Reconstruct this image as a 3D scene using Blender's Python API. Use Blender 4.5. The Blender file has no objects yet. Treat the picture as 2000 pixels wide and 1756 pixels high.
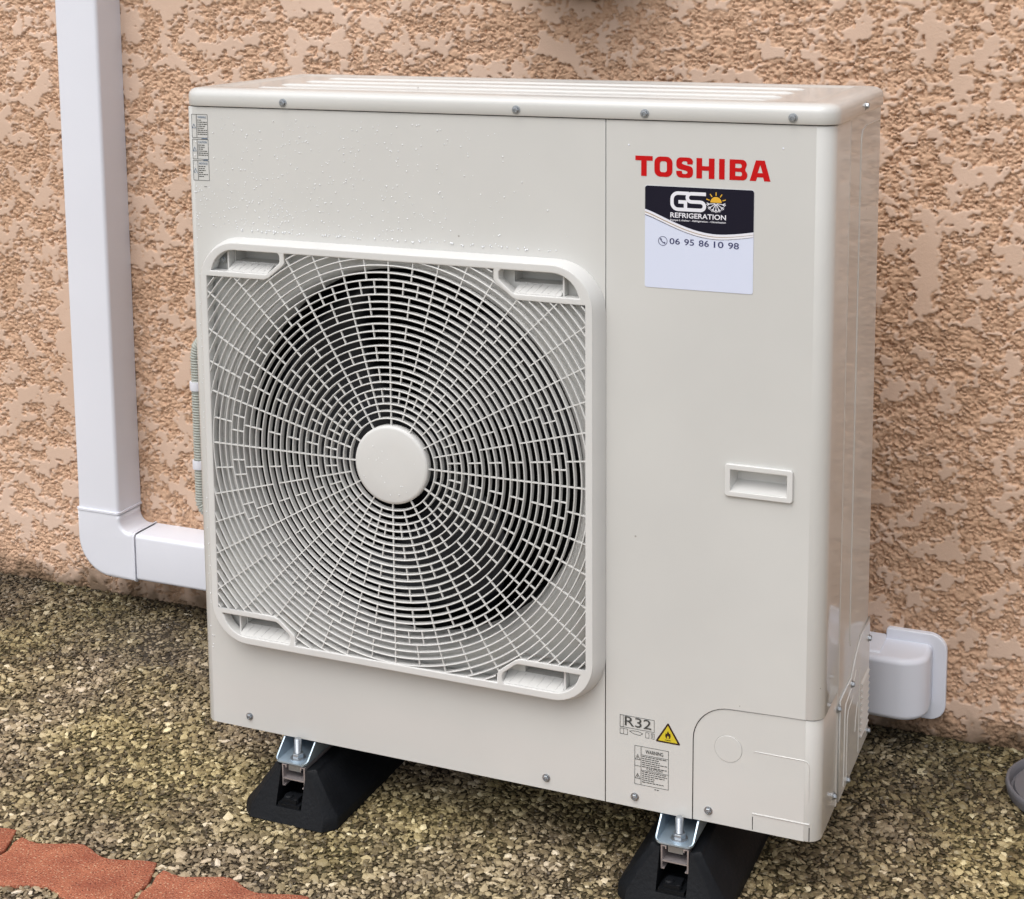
import bpy, bmesh, math, random
import numpy as np
from mathutils import Matrix, Vector
from mathutils.geometry import tessellate_polygon
random.seed(7); rng = np.random.RandomState(11)
S = bpy.context.scene
COL = S.collection
PI = math.pi

# ------------------------------------------------------------------ camera
cd = bpy.data.cameras.new("camera"); cam = bpy.data.objects.new("camera", cd); COL.objects.link(cam); S.camera = cam
cd.sensor_width = 36.0; cd.sensor_fit = 'HORIZONTAL'
cd.lens = 3118.61 / 2000 * 36; cd.shift_y = -(878 - 383.37) / 2000
cd.clip_start = 0.05; cd.clip_end = 500
CR = Vector((0.92133691, 0.38868789, -0.00774702)); CU = Vector((-0.04822976, 0.13405066, 0.98980014)); CF = Vector((-0.38576182, 0.91156577, -0.14225214))
CP = Vector((1.41703, -2.06141, 1.20836))
M = Matrix(((CR.x, CU.x, -CF.x, CP.x), (CR.y, CU.y, -CF.y, CP.y), (CR.z, CU.z, -CF.z, CP.z), (0, 0, 0, 1)))
cam.matrix_world = M

# ------------------------------------------------------------------ world, sun, exposure
SUN_EL, SUN_AZ = 60.0, 192.0          # azimuth clockwise from +Y; overcast
w = bpy.data.worlds.new("World"); S.world = w; w.use_nodes = True
nt = w.node_tree; bg = nt.nodes['Background']
sky = nt.nodes.new('ShaderNodeTexSky'); sky.sky_type = 'NISHITA'; sky.sun_disc = False
sky.sun_elevation = math.radians(SUN_EL); sky.sun_rotation = math.radians(SUN_AZ)
sky.air_density = 1.0; sky.dust_density = 4.0; sky.ozone_density = 1.0
hs = nt.nodes.new('ShaderNodeHueSaturation'); hs.inputs['Saturation'].default_value = 0.36
nt.links.new(sky.outputs[0], hs.inputs['Color']); nt.links.new(hs.outputs[0], bg.inputs['Color'])
bg.inputs['Strength'].default_value = 0.15
sl = bpy.data.lights.new("sun", 'SUN'); so = bpy.data.objects.new("sun", sl); COL.objects.link(so)
sl.energy = 0.95; sl.angle = math.radians(60); sl.color = (1.0, 0.98, 0.95)
az, el = math.radians(SUN_AZ), math.radians(SUN_EL)
sd = Vector((math.sin(az) * math.cos(el), math.cos(az) * math.cos(el), math.sin(el)))
so.rotation_euler = sd.to_track_quat('Z', 'Y').to_euler(); so.location = (0, -3, 6)
S.view_settings.view_transform = 'Standard'; S.view_settings.look = 'None'
S.view_settings.gamma = 1.0; S.view_settings.use_curve_mapping = False
S.view_settings.exposure = 0.31

# ------------------------------------------------------------------ constants (metres)
WY = 0.62        # plane of the wall face
G = -0.115       # ground
UH, UD = 1.0, 0.345

# ------------------------------------------------------------------ materials
def mat(name, col, rough=0.5, metal=0.0, coat=0.0, coat_r=0.1, bump=None, var=0.0, var_scale=8.0, spec=0.5, trans=0.0, ior=1.5):
    m = bpy.data.materials.new(name); m.use_nodes = True
    n = m.node_tree.nodes; l = m.node_tree.links; b = n['Principled BSDF']
    b.inputs['Base Color'].default_value = (*col, 1); b.inputs['Roughness'].default_value = rough
    b.inputs['Metallic'].default_value = metal; b.inputs['Coat Weight'].default_value = coat
    b.inputs['Coat Roughness'].default_value = coat_r; b.inputs['Specular IOR Level'].default_value = spec
    b.inputs['Transmission Weight'].default_value = trans; b.inputs['IOR'].default_value = ior
    tc = n.new('ShaderNodeTexCoord')
    if var > 0:
        nz = n.new('ShaderNodeTexNoise'); nz.inputs['Scale'].default_value = var_scale; nz.inputs['Detail'].default_value = 5
        l.new(tc.outputs['Object'], nz.inputs['Vector'])
        mr = n.new('ShaderNodeMapRange'); mr.inputs['From Min'].default_value = .3; mr.inputs['From Max'].default_value = .7
        mr.inputs['To Min'].default_value = 1 - var; mr.inputs['To Max'].default_value = 1 + var * .5
        l.new(nz.outputs['Fac'], mr.inputs['Value'])
        mx = n.new('ShaderNodeVectorMath'); mx.operation = 'SCALE'; mx.inputs[0].default_value = col
        l.new(mr.outputs[0], mx.inputs['Scale']); l.new(mx.outputs[0], b.inputs['Base Color'])
    if bump:
        nb = n.new('ShaderNodeTexNoise'); nb.inputs['Scale'].default_value = bump[0]; nb.inputs['Detail'].default_value = 3
        l.new(tc.outputs['Object'], nb.inputs['Vector'])
        bp = n.new('ShaderNodeBump'); bp.inputs['Distance'].default_value = bump[1]; bp.inputs['Strength'].default_value = bump[2]
        l.new(nb.outputs['Fac'], bp.inputs['Height']); l.new(bp.outputs[0], b.inputs['Normal'])
    return m

PAINT = mat('enamelled_steel', (.610, .610, .590), .40, coat=.55, coat_r=.05, bump=(420, .0001, .2), var=.05, var_scale=4)
def speckle(m, col, scale, amount):
    n = m.node_tree.nodes; l = m.node_tree.links; b = n['Principled BSDF']; tc = n['Texture Coordinate']
    v = n.new('ShaderNodeTexVoronoi'); v.inputs['Scale'].default_value = scale; l.new(tc.outputs['Object'], v.inputs['Vector'])
    sp = n.new('ShaderNodeSeparateColor'); l.new(v.outputs['Color'], sp.inputs[0])
    r = n.new('ShaderNodeMath'); r.operation = 'MULTIPLY_ADD'; r.inputs[1].default_value = .12; r.inputs[2].default_value = -.12 + amount
    l.new(sp.outputs[0], r.inputs[0])
    c = n.new('ShaderNodeMath'); c.operation = 'LESS_THAN'; l.new(v.outputs['Distance'], c.inputs[0]); l.new(r.outputs[0], c.inputs[1])
    f = n.new('ShaderNodeMath'); f.operation = 'MULTIPLY'; f.inputs[1].default_value = .55; l.new(c.outputs[0], f.inputs[0])
    x = n.new('ShaderNodeMix'); x.data_type = 'RGBA'; src = b.inputs['Base Color'].links[0].from_socket
    x.inputs['B'].default_value = (*col, 1); l.new(f.outputs[0], x.inputs['Factor']); l.new(src, x.inputs['A']); l.new(x.outputs['Result'], b.inputs['Base Color'])
speckle(PAINT, (.16, .13, .10), 26, .045)
PLASTIC = mat('grille_plastic', (.655, .655, .64), .38, bump=(500, .0002, .15), var=.03, var_scale=10)
WHITE = mat('white_pvc', (.76, .78, .85), .36, bump=(300, .0002, .15), var=.02, var_scale=5)
DARK = mat('dark_interior', (.006, .006, .007), .8, spec=.2)
FANM = mat('fan_plastic', (.008, .009, .013), .45)
COILM = mat('coil_fins', (.10, .105, .11), .6, metal=.2)
GALV = mat('galvanised_steel', (.52, .64, .74), .40, metal=.75, var=.15, var_scale=30)
ZINC = mat('zinc_screw', (.42, .45, .48), .34, metal=.85)
ALU = mat('mill_aluminium', (.52, .47, .47), .42, metal=.7, var=.1, var_scale=60)
RUBBER = mat('black_rubber', (.0032, .0042, .0062), .6, bump=(160, .0015, .5), var=.3, var_scale=25, spec=.26)
RED = mat('red_print', (.52, .004, .005), .5, spec=.2)
BLACKP = mat('black_print', (.008, .007, .018), .5, spec=.2)
INK = mat('grey_ink', (.055, .058, .055), .5)
INKB = mat('blue_grey_ink', (.13, .19, .28), .5)
NAVY = mat('navy_print', (.04, .045, .13), .4)
TAN = mat('gold_print', (.42, .27, .10), .4)
STICK = mat('sticker_paper', (.66, .71, .86), .35)
STICKW = mat('sticker_white', (.78, .78, .84), .35)
YEL = mat('yellow_print', (.62, .50, .03), .4)
ORANGE = mat('orange_print', (.75, .42, .03), .4)
TRI = mat('brown_black_print', (.03, .012, .008), .4)
HOSEM = mat('grey_green_plastic', (.40, .42, .38), .5, bump=(100, .0004, .2))
GREYP = mat('grey_plastic', (.135, .135, .15), .45, var=.1, var_scale=20)
FITM = mat('dark_fitting', (.10, .065, .06), .5)
DROPGLINT = mat('drop_glint_white', (.84, .86, .88), .05, trans=.0, ior=1.33, coat=1, coat_r=.02)  # opaque near-white: the glint of the drops is put into the base colour

def paver_mat():
    m = mat('red_concrete', (.40, .105, .06), .72)
    n = m.node_tree.nodes; l = m.node_tree.links; b = n['Principled BSDF']; tc = n['Texture Coordinate']
    a = n.new('ShaderNodeTexNoise'); a.inputs['Scale'].default_value = 18; a.inputs['Detail'].default_value = 6
    f = n.new('ShaderNodeTexNoise'); f.inputs['Scale'].default_value = 330; f.inputs['Detail'].default_value = 3
    l.new(tc.outputs['Object'], a.inputs['Vector']); l.new(tc.outputs['Object'], f.inputs['Vector'])
    r = n.new('ShaderNodeValToRGB'); r.color_ramp.elements[0].position = .3; r.color_ramp.elements[0].color = (.29, .075, .038, 1)
    r.color_ramp.elements[1].position = .7; r.color_ramp.elements[1].color = (.44, .15, .078, 1)
    l.new(a.outputs['Fac'], r.inputs['Fac'])
    r2 = n.new('ShaderNodeValToRGB'); e = r2.color_ramp.elements
    e[0].position = .31; e[0].color = (.3, .25, .25, 1); e[1].position = .43; e[1].color = (1, 1, 1, 1)
    x = e.new(.60); x.color = (1, 1, 1, 1); x = e.new(.66); x.color = (1.5, 2.9, 3.6, 1)
    l.new(f.outputs['Fac'], r2.inputs['Fac'])
    mx = n.new('ShaderNodeVectorMath'); mx.operation = 'MULTIPLY'
    l.new(r.outputs[0], mx.inputs[0]); l.new(r2.outputs[0], mx.inputs[1]); l.new(mx.outputs[0], b.inputs['Base Color'])
    bp = n.new('ShaderNodeBump'); bp.inputs['Distance'].default_value = .003; bp.inputs['Strength'].default_value = .9
    l.new(f.outputs['Fac'], bp.inputs['Height']); l.new(bp.outputs[0], b.inputs['Normal'])
    return m
PAVER = paver_mat()

def wall_mat():
    m = mat('crushed_roughcast', (.5, .35, .25), .85, spec=.3)
    n = m.node_tree.nodes; l = m.node_tree.links; b = n['Principled BSDF']
    at = n.new('ShaderNodeAttribute'); at.attribute_name = 'flat'
    tc = n['Texture Coordinate']
    c = n.new('ShaderNodeMix'); c.data_type = 'RGBA'
    c.inputs['A'].default_value = (.65, .430, .294, 1); c.inputs['B'].default_value = (.675, .495, .385, 1)
    fa = n.new('ShaderNodeAttribute'); fa.attribute_name = 'far'
    fn = n.new('ShaderNodeTexNoise'); fn.inputs['Scale'].default_value = 19; fn.inputs['Detail'].default_value = 5; fn.inputs['Roughness'].default_value = .62; l.new(tc.outputs['Object'], fn.inputs['Vector'])
    fm = n.new('ShaderNodeMapRange'); fm.inputs['From Min'].default_value = .505; fm.inputs['From Max'].default_value = .53; l.new(fn.outputs['Fac'], fm.inputs['Value'])
    fx = n.new('ShaderNodeMix'); fx.data_type = 'FLOAT'; l.new(fa.outputs['Fac'], fx.inputs[0]); l.new(at.outputs['Fac'], fx.inputs[2]); l.new(fm.outputs[0], fx.inputs[3])
    l.new(fx.outputs[0], c.inputs['Factor'])
    nz = n.new('ShaderNodeTexNoise'); nz.inputs['Scale'].default_value = 2.6; nz.inputs['Detail'].default_value = 6
    n2 = n.new('ShaderNodeTexNoise'); n2.inputs['Scale'].default_value = 380; n2.inputs['Detail'].default_value = 2
    l.new(tc.outputs['Object'], nz.inputs['Vector']); l.new(tc.outputs['Object'], n2.inputs['Vector'])
    r = n.new('ShaderNodeValToRGB'); r.color_ramp.elements[0].position = .32; r.color_ramp.elements[0].color = (.88, .86, .83, 1)
    r.color_ramp.elements[1].position = .68; r.color_ramp.elements[1].color = (1.06, 1.07, 1.08, 1)
    l.new(nz.outputs['Fac'], r.inputs['Fac'])
    mx = n.new('ShaderNodeVectorMath'); mx.operation = 'MULTIPLY'
    l.new(c.outputs['Result'], mx.inputs[0]); l.new(r.outputs[0], mx.inputs[1])
    # grime splashed up from the soil along the foot of the wall
    sp = n.new('ShaderNodeSeparateXYZ'); l.new(tc.outputs['Object'], sp.inputs[0])
    n3 = n.new('ShaderNodeTexNoise'); n3.inputs['Scale'].default_value = 22; n3.inputs['Detail'].default_value = 5
    l.new(tc.outputs['Object'], n3.inputs['Vector'])
    ad = n.new('ShaderNodeMath'); ad.operation = 'MULTIPLY_ADD'; ad.inputs[1].default_value = .12; ad.inputs[2].default_value = -.06
    l.new(n3.outputs['Fac'], ad.inputs[0])
    a2 = n.new('ShaderNodeMath'); a2.operation = 'ADD'; l.new(sp.outputs['Z'], a2.inputs[0]); l.new(ad.outputs[0], a2.inputs[1])
    mr = n.new('ShaderNodeMapRange'); mr.inputs['From Min'].default_value = G; mr.inputs['From Max'].default_value = G + .05
    mr.inputs['To Min'].default_value = .85; mr.inputs['To Max'].default_value = 0
    l.new(a2.outputs[0], mr.inputs['Value'])
    g = n.new('ShaderNodeMix'); g.data_type = 'RGBA'; g.inputs['B'].default_value = (.085, .055, .028, 1)
    l.new(mr.outputs[0], g.inputs['Factor']); l.new(mx.outputs[0], g.inputs['A']); l.new(g.outputs['Result'], b.inputs['Base Color'])
    inv = n.new('ShaderNodeMath'); inv.operation = 'SUBTRACT'; inv.inputs[0].default_value = 1; l.new(at.outputs['Fac'], inv.inputs[1])
    vo = n.new('ShaderNodeTexVoronoi'); vo.feature = 'DISTANCE_TO_EDGE'; vo.inputs['Scale'].default_value = 230; l.new(tc.outputs['Object'], vo.inputs['Vector'])
    vc = n.new('ShaderNodeMath'); vc.operation = 'MINIMUM'; vc.inputs[1].default_value = .16; l.new(vo.outputs['Distance'], vc.inputs[0])
    vm = n.new('ShaderNodeMath'); vm.operation = 'MULTIPLY'; l.new(vc.outputs[0], vm.inputs[0]); l.new(inv.outputs[0], vm.inputs[1])
    fv = n.new('ShaderNodeTexVoronoi'); fv.feature = 'DISTANCE_TO_EDGE'; fv.inputs['Scale'].default_value = 105; l.new(tc.outputs['Object'], fv.inputs['Vector'])
    f1 = n.new('ShaderNodeMath'); f1.operation = 'MINIMUM'; f1.inputs[1].default_value = .3; l.new(fv.outputs['Distance'], f1.inputs[0])
    f2 = n.new('ShaderNodeMath'); f2.operation = 'MULTIPLY'; f2.inputs[1].default_value = 2.6; l.new(f1.outputs[0], f2.inputs[0])
    f3 = n.new('ShaderNodeMath'); f3.operation = 'MAXIMUM'; l.new(f2.outputs[0], f3.inputs[0]); l.new(fm.outputs[0], f3.inputs[1])
    f4 = n.new('ShaderNodeMath'); f4.operation = 'MULTIPLY'; l.new(f3.outputs[0], f4.inputs[0]); l.new(fa.outputs['Fac'], f4.inputs[1])
    bf = n.new('ShaderNodeBump'); bf.inputs['Distance'].default_value = .005; bf.inputs['Strength'].default_value = .9; l.new(f4.outputs[0], bf.inputs['Height'])
    b0 = n.new('ShaderNodeBump'); l.new(bf.outputs[0], b0.inputs['Normal']); b0.inputs['Distance'].default_value = .005; b0.inputs['Strength'].default_value = .32; l.new(vm.outputs[0], b0.inputs['Height'])
    bp = n.new('ShaderNodeBump'); bp.inputs['Distance'].default_value = .0010; bp.inputs['Strength'].default_value = .4
    l.new(n2.outputs['Fac'], bp.inputs['Height']); l.new(b0.outputs[0], bp.inputs['Normal']); l.new(bp.outputs[0], b.inputs['Normal'])
    return m
WALLM = wall_mat()

def ground_mats():
    out = []
    for k in range(2):
        m = mat(('mortar_bed', 'washed_pebbles')[k], (.12, .1, .06), (.6, .42)[k])
        n = m.node_tree.nodes; l = m.node_tree.links; b = n['Principled BSDF']; tc = n.new('ShaderNodeNewGeometry')
        big = n.new('ShaderNodeTexNoise'); big.inputs['Scale'].default_value = 4.2; big.inputs['Detail'].default_value = 5
        l.new(tc.outputs['Position'], big.inputs['Vector'])
        moss = n.new('ShaderNodeValToRGB'); moss.color_ramp.elements[0].position = .38; moss.color_ramp.elements[1].position = .60
        l.new(big.outputs['Fac'], moss.inputs['Fac'])
        if k == 0:
            moss.color_ramp.elements[0].color = (.042, .030, .016, 1); moss.color_ramp.elements[1].color = (.075, .062, .026, 1)
            pv = n.new('ShaderNodeTexVoronoi'); pv.inputs['Scale'].default_value = 105; l.new(tc.outputs['Position'], pv.inputs['Vector'])
            sc0 = n.new('ShaderNodeSeparateColor'); l.new(pv.outputs['Color'], sc0.inputs[0])
            pr = n.new('ShaderNodeValToRGB'); e = pr.color_ramp.elements; e[0].color = (.06, .045, .028, 1); e[1].color = (.42, .36, .25, 1); x = e.new(.6); x.color = (.17, .135, .085, 1)
            l.new(sc0.outputs[0], pr.inputs['Fac'])
            ln = n.new('ShaderNodeVectorMath'); ln.operation = 'LENGTH'; sb = n.new('ShaderNodeVectorMath'); sb.operation = 'MULTIPLY'; sb.inputs[1].default_value = (.42, .55, 0)
            l.new(tc.outputs['Position'], sb.inputs[0]); l.new(sb.outputs[0], ln.inputs[0])
            fr = n.new('ShaderNodeMapRange'); fr.inputs['From Min'].default_value = .75; fr.inputs['From Max'].default_value = 1.0; l.new(ln.outputs['Value'], fr.inputs['Value'])
            fm = n.new('ShaderNodeMix'); fm.data_type = 'RGBA'; l.new(fr.outputs[0], fm.inputs['Factor']); l.new(moss.outputs[0], fm.inputs['A']); l.new(pr.outputs[0], fm.inputs['B'])
            base = fm.outputs['Result']
        else:
            at = n.new('ShaderNodeAttribute'); at.attribute_name = 'tone'
            r = n.new('ShaderNodeValToRGB'); e = r.color_ramp.elements
            e[0].position = 0; e[0].color = (.075, .056, .034, 1); e[1].position = 1; e[1].color = (.80, .72, .58, 1)
            for p, c in ((.25, (.215, .172, .108)), (.55, (.40, .33, .215)), (.8, (.60, .51, .365))):
                x = e.new(p); x.color = (*c, 1)
            l.new(at.outputs['Fac'], r.inputs['Fac'])
            moss.color_ramp.elements[0].color = (.92, .88, .86, 1); moss.color_ramp.elements[1].color = (1.0, .98, .74, 1)
            mm = n.new('ShaderNodeVectorMath'); mm.operation = 'MULTIPLY'
            l.new(r.outputs[0], mm.inputs[0]); l.new(moss.outputs[0], mm.inputs[1]); base = mm.outputs[0]
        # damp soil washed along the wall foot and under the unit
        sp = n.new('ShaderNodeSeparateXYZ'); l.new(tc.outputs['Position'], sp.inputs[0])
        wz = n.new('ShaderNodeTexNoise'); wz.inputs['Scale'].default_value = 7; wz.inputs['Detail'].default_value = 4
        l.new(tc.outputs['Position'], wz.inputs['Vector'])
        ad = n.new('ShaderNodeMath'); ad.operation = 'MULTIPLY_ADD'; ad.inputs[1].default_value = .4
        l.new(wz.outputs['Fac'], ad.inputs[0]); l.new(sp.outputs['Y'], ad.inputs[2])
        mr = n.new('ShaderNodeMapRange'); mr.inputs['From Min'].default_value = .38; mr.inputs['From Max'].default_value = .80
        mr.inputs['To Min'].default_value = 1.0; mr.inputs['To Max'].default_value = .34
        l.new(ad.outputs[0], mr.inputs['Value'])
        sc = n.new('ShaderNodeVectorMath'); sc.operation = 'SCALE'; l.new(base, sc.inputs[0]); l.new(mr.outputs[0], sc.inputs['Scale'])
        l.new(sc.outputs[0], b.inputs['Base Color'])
        vb = n.new('ShaderNodeTexVoronoi' if k == 0 else 'ShaderNodeTexNoise'); vb.inputs['Scale'].default_value = 120 if k == 0 else 300
        l.new(tc.outputs['Position'], vb.inputs['Vector'])
        bp = n.new('ShaderNodeBump'); bp.inputs['Distance'].default_value = .002 if k == 0 else .0008; bp.inputs['Strength'].default_value = .7
        l.new(vb.outputs[0], bp.inputs['Height']); l.new(bp.outputs[0], b.inputs['Normal'])
        out.append(m)
    return out
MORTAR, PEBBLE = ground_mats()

# ------------------------------------------------------------------ helpers
def tag(o, label=None, cat=None, group=None, kind=None):
    if label: o['label'] = label
    if cat: o['category'] = cat
    if group: o['group'] = group
    if kind: o['kind'] = kind
    return o
ORG = {}
def empty(name, loc, label, cat, group=None):
    o = bpy.data.objects.new(name, None); COL.objects.link(o); o.location = loc; o.empty_display_size = .05
    ORG[o.name] = Vector(loc); return tag(o, label, cat, group)
def org(p): return ORG.get(p.name, Vector((0, 0, 0))) if p else Vector((0, 0, 0))
def link(name, me, m, parent=None, smooth=35, loc=None):
    """link a mesh whose vertices are in world coordinates (or, with loc, local to loc)"""
    o = bpy.data.objects.new(name, me); COL.objects.link(o)
    if m and not me.materials: me.materials.append(m)
    if loc is None:
        if parent is not None:
            v = -org(parent); me.transform(Matrix.Translation(v))
        ORG[o.name] = org(parent)
    else:
        o.location = Vector(loc) - org(parent); ORG[o.name] = Vector(loc)
    if parent is not None: o.parent = parent
    if smooth and len(me.polygons) and not me.get('sm'):
        me.shade_smooth(); me.set_sharp_from_angle(angle=math.radians(smooth)); me['sm'] = 1
    return o

class MB:
    def __init__(s): s.v = []; s.f = []
    def add(s, vs, fs):
        b = len(s.v); s.v += [tuple(p) for p in vs]; s.f += [tuple(i + b for i in f) for f in fs]; return s
    def box(s, x0, x1, y0, y1, z0, z1):
        return s.add([(x0, y0, z0), (x1, y0, z0), (x1, y1, z0), (x0, y1, z0), (x0, y0, z1), (x1, y0, z1), (x1, y1, z1), (x0, y1, z1)],
                     [(0, 3, 2, 1), (4, 5, 6, 7), (0, 1, 5, 4), (1, 2, 6, 5), (2, 3, 7, 6), (3, 0, 4, 7)])
    def obox(s, c, ax, ay, az):
        c, ax, ay, az = Vector(c), Vector(ax), Vector(ay), Vector(az)
        vs = [c + ax * i + ay * j + az * k for k in (-1, 1) for (i, j) in ((-1, -1), (1, -1), (1, 1), (-1, 1))]
        return s.add(vs, [(0, 3, 2, 1), (4, 5, 6, 7), (0, 1, 5, 4), (1, 2, 6, 5), (2, 3, 7, 6), (3, 0, 4, 7)])
    def lathe(s, prof, c, axis='Z', n=32, a0=0, a1=2 * PI):
        """prof: list of (radius, height along axis)"""
        full = abs(a1 - a0 - 2 * PI) < 1e-6; m = n if full else n + 1; vs = []
        for i in range(m):
            a = a0 + (a1 - a0) * i / n; ca, sa = math.cos(a), math.sin(a)
            for r, h in prof:
                if axis == 'Z': vs.append((c[0] + r * ca, c[1] + r * sa, c[2] + h))
                elif axis == 'Y': vs.append((c[0] + r * sa, c[1] + h, c[2] + r * ca))
                else: vs.append((c[0] + h, c[1] + r * ca, c[2] + r * sa))
        k = len(prof); fs = []
        for i in range(n):
            j = (i + 1) % m
            for q in range(k - 1): fs.append((i * k + q, j * k + q, j * k + q + 1, i * k + q + 1))
        return s.add(vs, fs)
    def tube(s, pts, r, n=8, cap=True):
        pts = [Vector(p) for p in pts]; rs = r if isinstance(r, (list, tuple)) else [r] * len(pts)
        t = (pts[1] - pts[0]).normalized(); u = t.orthogonal().normalized(); vs = []
        for i, p in enumerate(pts):
            tt = (pts[min(i + 1, len(pts) - 1)] - pts[max(i - 1, 0)]).normalized()
            u = (u - tt * u.dot(tt)).normalized(); w_ = tt.cross(u)
            for k in range(n):
                a = 2 * PI * k / n; vs.append(p + (u * math.cos(a) + w_ * math.sin(a)) * rs[i])
        fs = [(i * n + k, i * n + (k + 1) % n, (i + 1) * n + (k + 1) % n, (i + 1) * n + k) for i in range(len(pts) - 1) for k in range(n)]
        if cap: fs += [tuple(range(n))[::-1], tuple((len(pts) - 1) * n + k for k in range(n))]
        return s.add(vs, fs)
    def extrude(s, prof, f0, f1):
        """prof: closed 2D loop; f0,f1 map (a,b)->point at the ends"""
        n = len(prof); vs = [f0(*p) for p in prof] + [f1(*p) for p in prof]
        fs = [(i, (i + 1) % n, n + (i + 1) % n, n + i) for i in range(n)]
        fs += [tuple(range(n))[::-1], tuple(range(n, 2 * n))]
        return s.add(vs, fs)
    def strip(s, rows):
        n = len(rows[0]); vs = [p for r in rows for p in r]
        return s.add(vs, [(i * n + k, i * n + k + 1, (i + 1) * n + k + 1, (i + 1) * n + k) for i in range(len(rows) - 1) for k in range(n - 1)])
    def mesh(s, name):
        me = bpy.data.meshes.new(name); me.from_pydata(s.v, [], s.f); me.validate()
        bm = bmesh.new(); bm.from_mesh(me); bmesh.ops.recalc_face_normals(bm, faces=bm.faces); bm.to_mesh(me); bm.free(); return me
    def build(s, name, m, parent=None, smooth=35, loc=None): return link(name, s.mesh(name), m, parent, smooth, loc)

def arc(cx, cz, r, a0, a1, n=8):
    return [(cx + r * math.cos(math.radians(a0 + (a1 - a0) * i / n)), cz + r * math.sin(math.radians(a0 + (a1 - a0) * i / n))) for i in range(n + 1)]
def rrect(x0, x1, z0, z1, r, n=6):
    rr = r if isinstance(r, (tuple, list)) else (r,) * 4      # order: BR, TR, TL, BL
    return (arc(x1 - rr[0], z0 + rr[0], rr[0], -90, 0, n) + arc(x1 - rr[1], z1 - rr[1], rr[1], 0, 90, n)
            + arc(x0 + rr[2], z1 - rr[2], rr[2], 90, 180, n) + arc(x0 + rr[3], z0 + rr[3], rr[3], 180, 270, n))
def circ(cx, cz, r, n=48): return [(cx + r * math.cos(2 * PI * i / n), cz + r * math.sin(2 * PI * i / n)) for i in range(n)]
AX = {'Y': lambda a, b, c: (a, c, b), 'Z': lambda a, b, c: (a, b, c), 'X': lambda a, b, c: (c, a, b)}
def plate_mesh(name, outline, holes, c0, c1, bevel=.0008, axis='Y', seg=2):
    cu = bpy.data.curves.new(name, 'CURVE'); cu.dimensions = '2D'; cu.fill_mode = 'BOTH'
    cu.extrude = max((c1 - c0) / 2 - bevel, 0); cu.bevel_depth = bevel; cu.bevel_resolution = seg; cu.offset = -bevel
    for lp in [outline] + list(holes):
        sp = cu.splines.new('POLY'); sp.points.add(len(lp) - 1); sp.use_cyclic_u = True
        sp.points.foreach_set('co', [t for p in lp for t in (p[0], p[1], 0, 1)])
    ob = bpy.data.objects.new(name, cu); COL.objects.link(ob)
    dg = bpy.context.evaluated_depsgraph_get(); me = bpy.data.meshes.new_from_object(ob.evaluated_get(dg))
    bpy.data.objects.remove(ob); bpy.data.curves.remove(cu)
    mid = (c0 + c1) / 2
    co = np.empty(len(me.vertices) * 3); me.vertices.foreach_get('co', co); co = co.reshape(-1, 3)
    a, b, c = co[:, 0].copy(), co[:, 1].copy(), co[:, 2] + mid
    if axis == 'Y': new = np.stack([a, c, b], 1)
    elif axis == 'X': new = np.stack([c, a, b], 1)
    else: new = np.stack([a, b, c], 1)
    me.vertices.foreach_set('co', new.ravel())
    bm = bmesh.new(); bm.from_mesh(me); bmesh.ops.remove_doubles(bm, verts=bm.verts, dist=1e-6)
    bmesh.ops.recalc_face_normals(bm, faces=bm.faces); bm.to_mesh(me); bm.free(); me.name = name
    return me
def plate(name, outline, holes, c0, c1, m, parent=None, bevel=.0008, axis='Y', smooth=35):
    o = link(name, plate_mesh(name, outline, holes, c0, c1, bevel, axis), m, parent, 0)
    o.data.shade_smooth(); wn = o.modifiers.new('normals', 'WEIGHTED_NORMAL'); wn.weight = 90; return o
def flat_mb(mb, loops, y, axis='Y'):
    """a printed shape: thin sheet in the plane facing the camera side"""
    tris = tessellate_polygon([[Vector((p[0], p[1], 0)) for p in lp] for lp in loops]); pts = [p for lp in loops for p in lp]
    mb.add([AX[axis](p[0], p[1], y) for p in pts], tris); return mb
def text_loops_mesh(body, x0, x1, z0, z1, y, bold=0.0, keep=True):
    cu = bpy.data.curves.new('t', 'FONT'); cu.body = body; cu.size = 1; cu.offset = bold; cu.fill_mode = 'FRONT'; cu.resolution_u = 3
    ob = bpy.data.objects.new('t', cu); COL.objects.link(ob)
    dg = bpy.context.evaluated_depsgraph_get(); me = bpy.data.meshes.new_from_object(ob.evaluated_get(dg))
    bpy.data.objects.remove(ob); bpy.data.curves.remove(cu)
    co = np.empty(len(me.vertices) * 3); me.vertices.foreach_get('co', co); co = co.reshape(-1, 3)
    mn, mxx = co.min(0), co.max(0)
    X = x0 + (co[:, 0] - mn[0]) / (mxx[0] - mn[0]) * (x1 - x0); Z = z0 + (co[:, 1] - mn[1]) / (mxx[1] - mn[1]) * (z1 - z0)
    vs = [(float(a), y, float(b)) for a, b in zip(X, Z)]; fs = [tuple(p.vertices) for p in me.polygons]
    bpy.data.meshes.remove(me); return vs, fs
def stroke(mb, pts, w_, y):
    """thick open polyline with mitred joints"""
    n = len(pts); L = []; R = []
    for i in range(n):
        a = Vector(pts[max(i - 1, 0)]); b = Vector(pts[i]); c = Vector(pts[min(i + 1, n - 1)])
        d1 = (b - a).normalized() if i > 0 else (c - b).normalized(); d2 = (c - b).normalized() if i < n - 1 else d1
        n1 = Vector((-d1.y, d1.x)); n2 = Vector((-d2.y, d2.x)); mtr = (n1 + n2); mtr.normalize(); k = w_ / 2 / max(mtr.dot(n1), .35)
        L.append(b + mtr * k); R.append(b - mtr * k)
    mb.add([(p.x, y, p.y) for p in L] + [(p.x, y, p.y) for p in R], [(i, i + 1, n + i + 1, n + i) for i in range(n - 1)])

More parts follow.
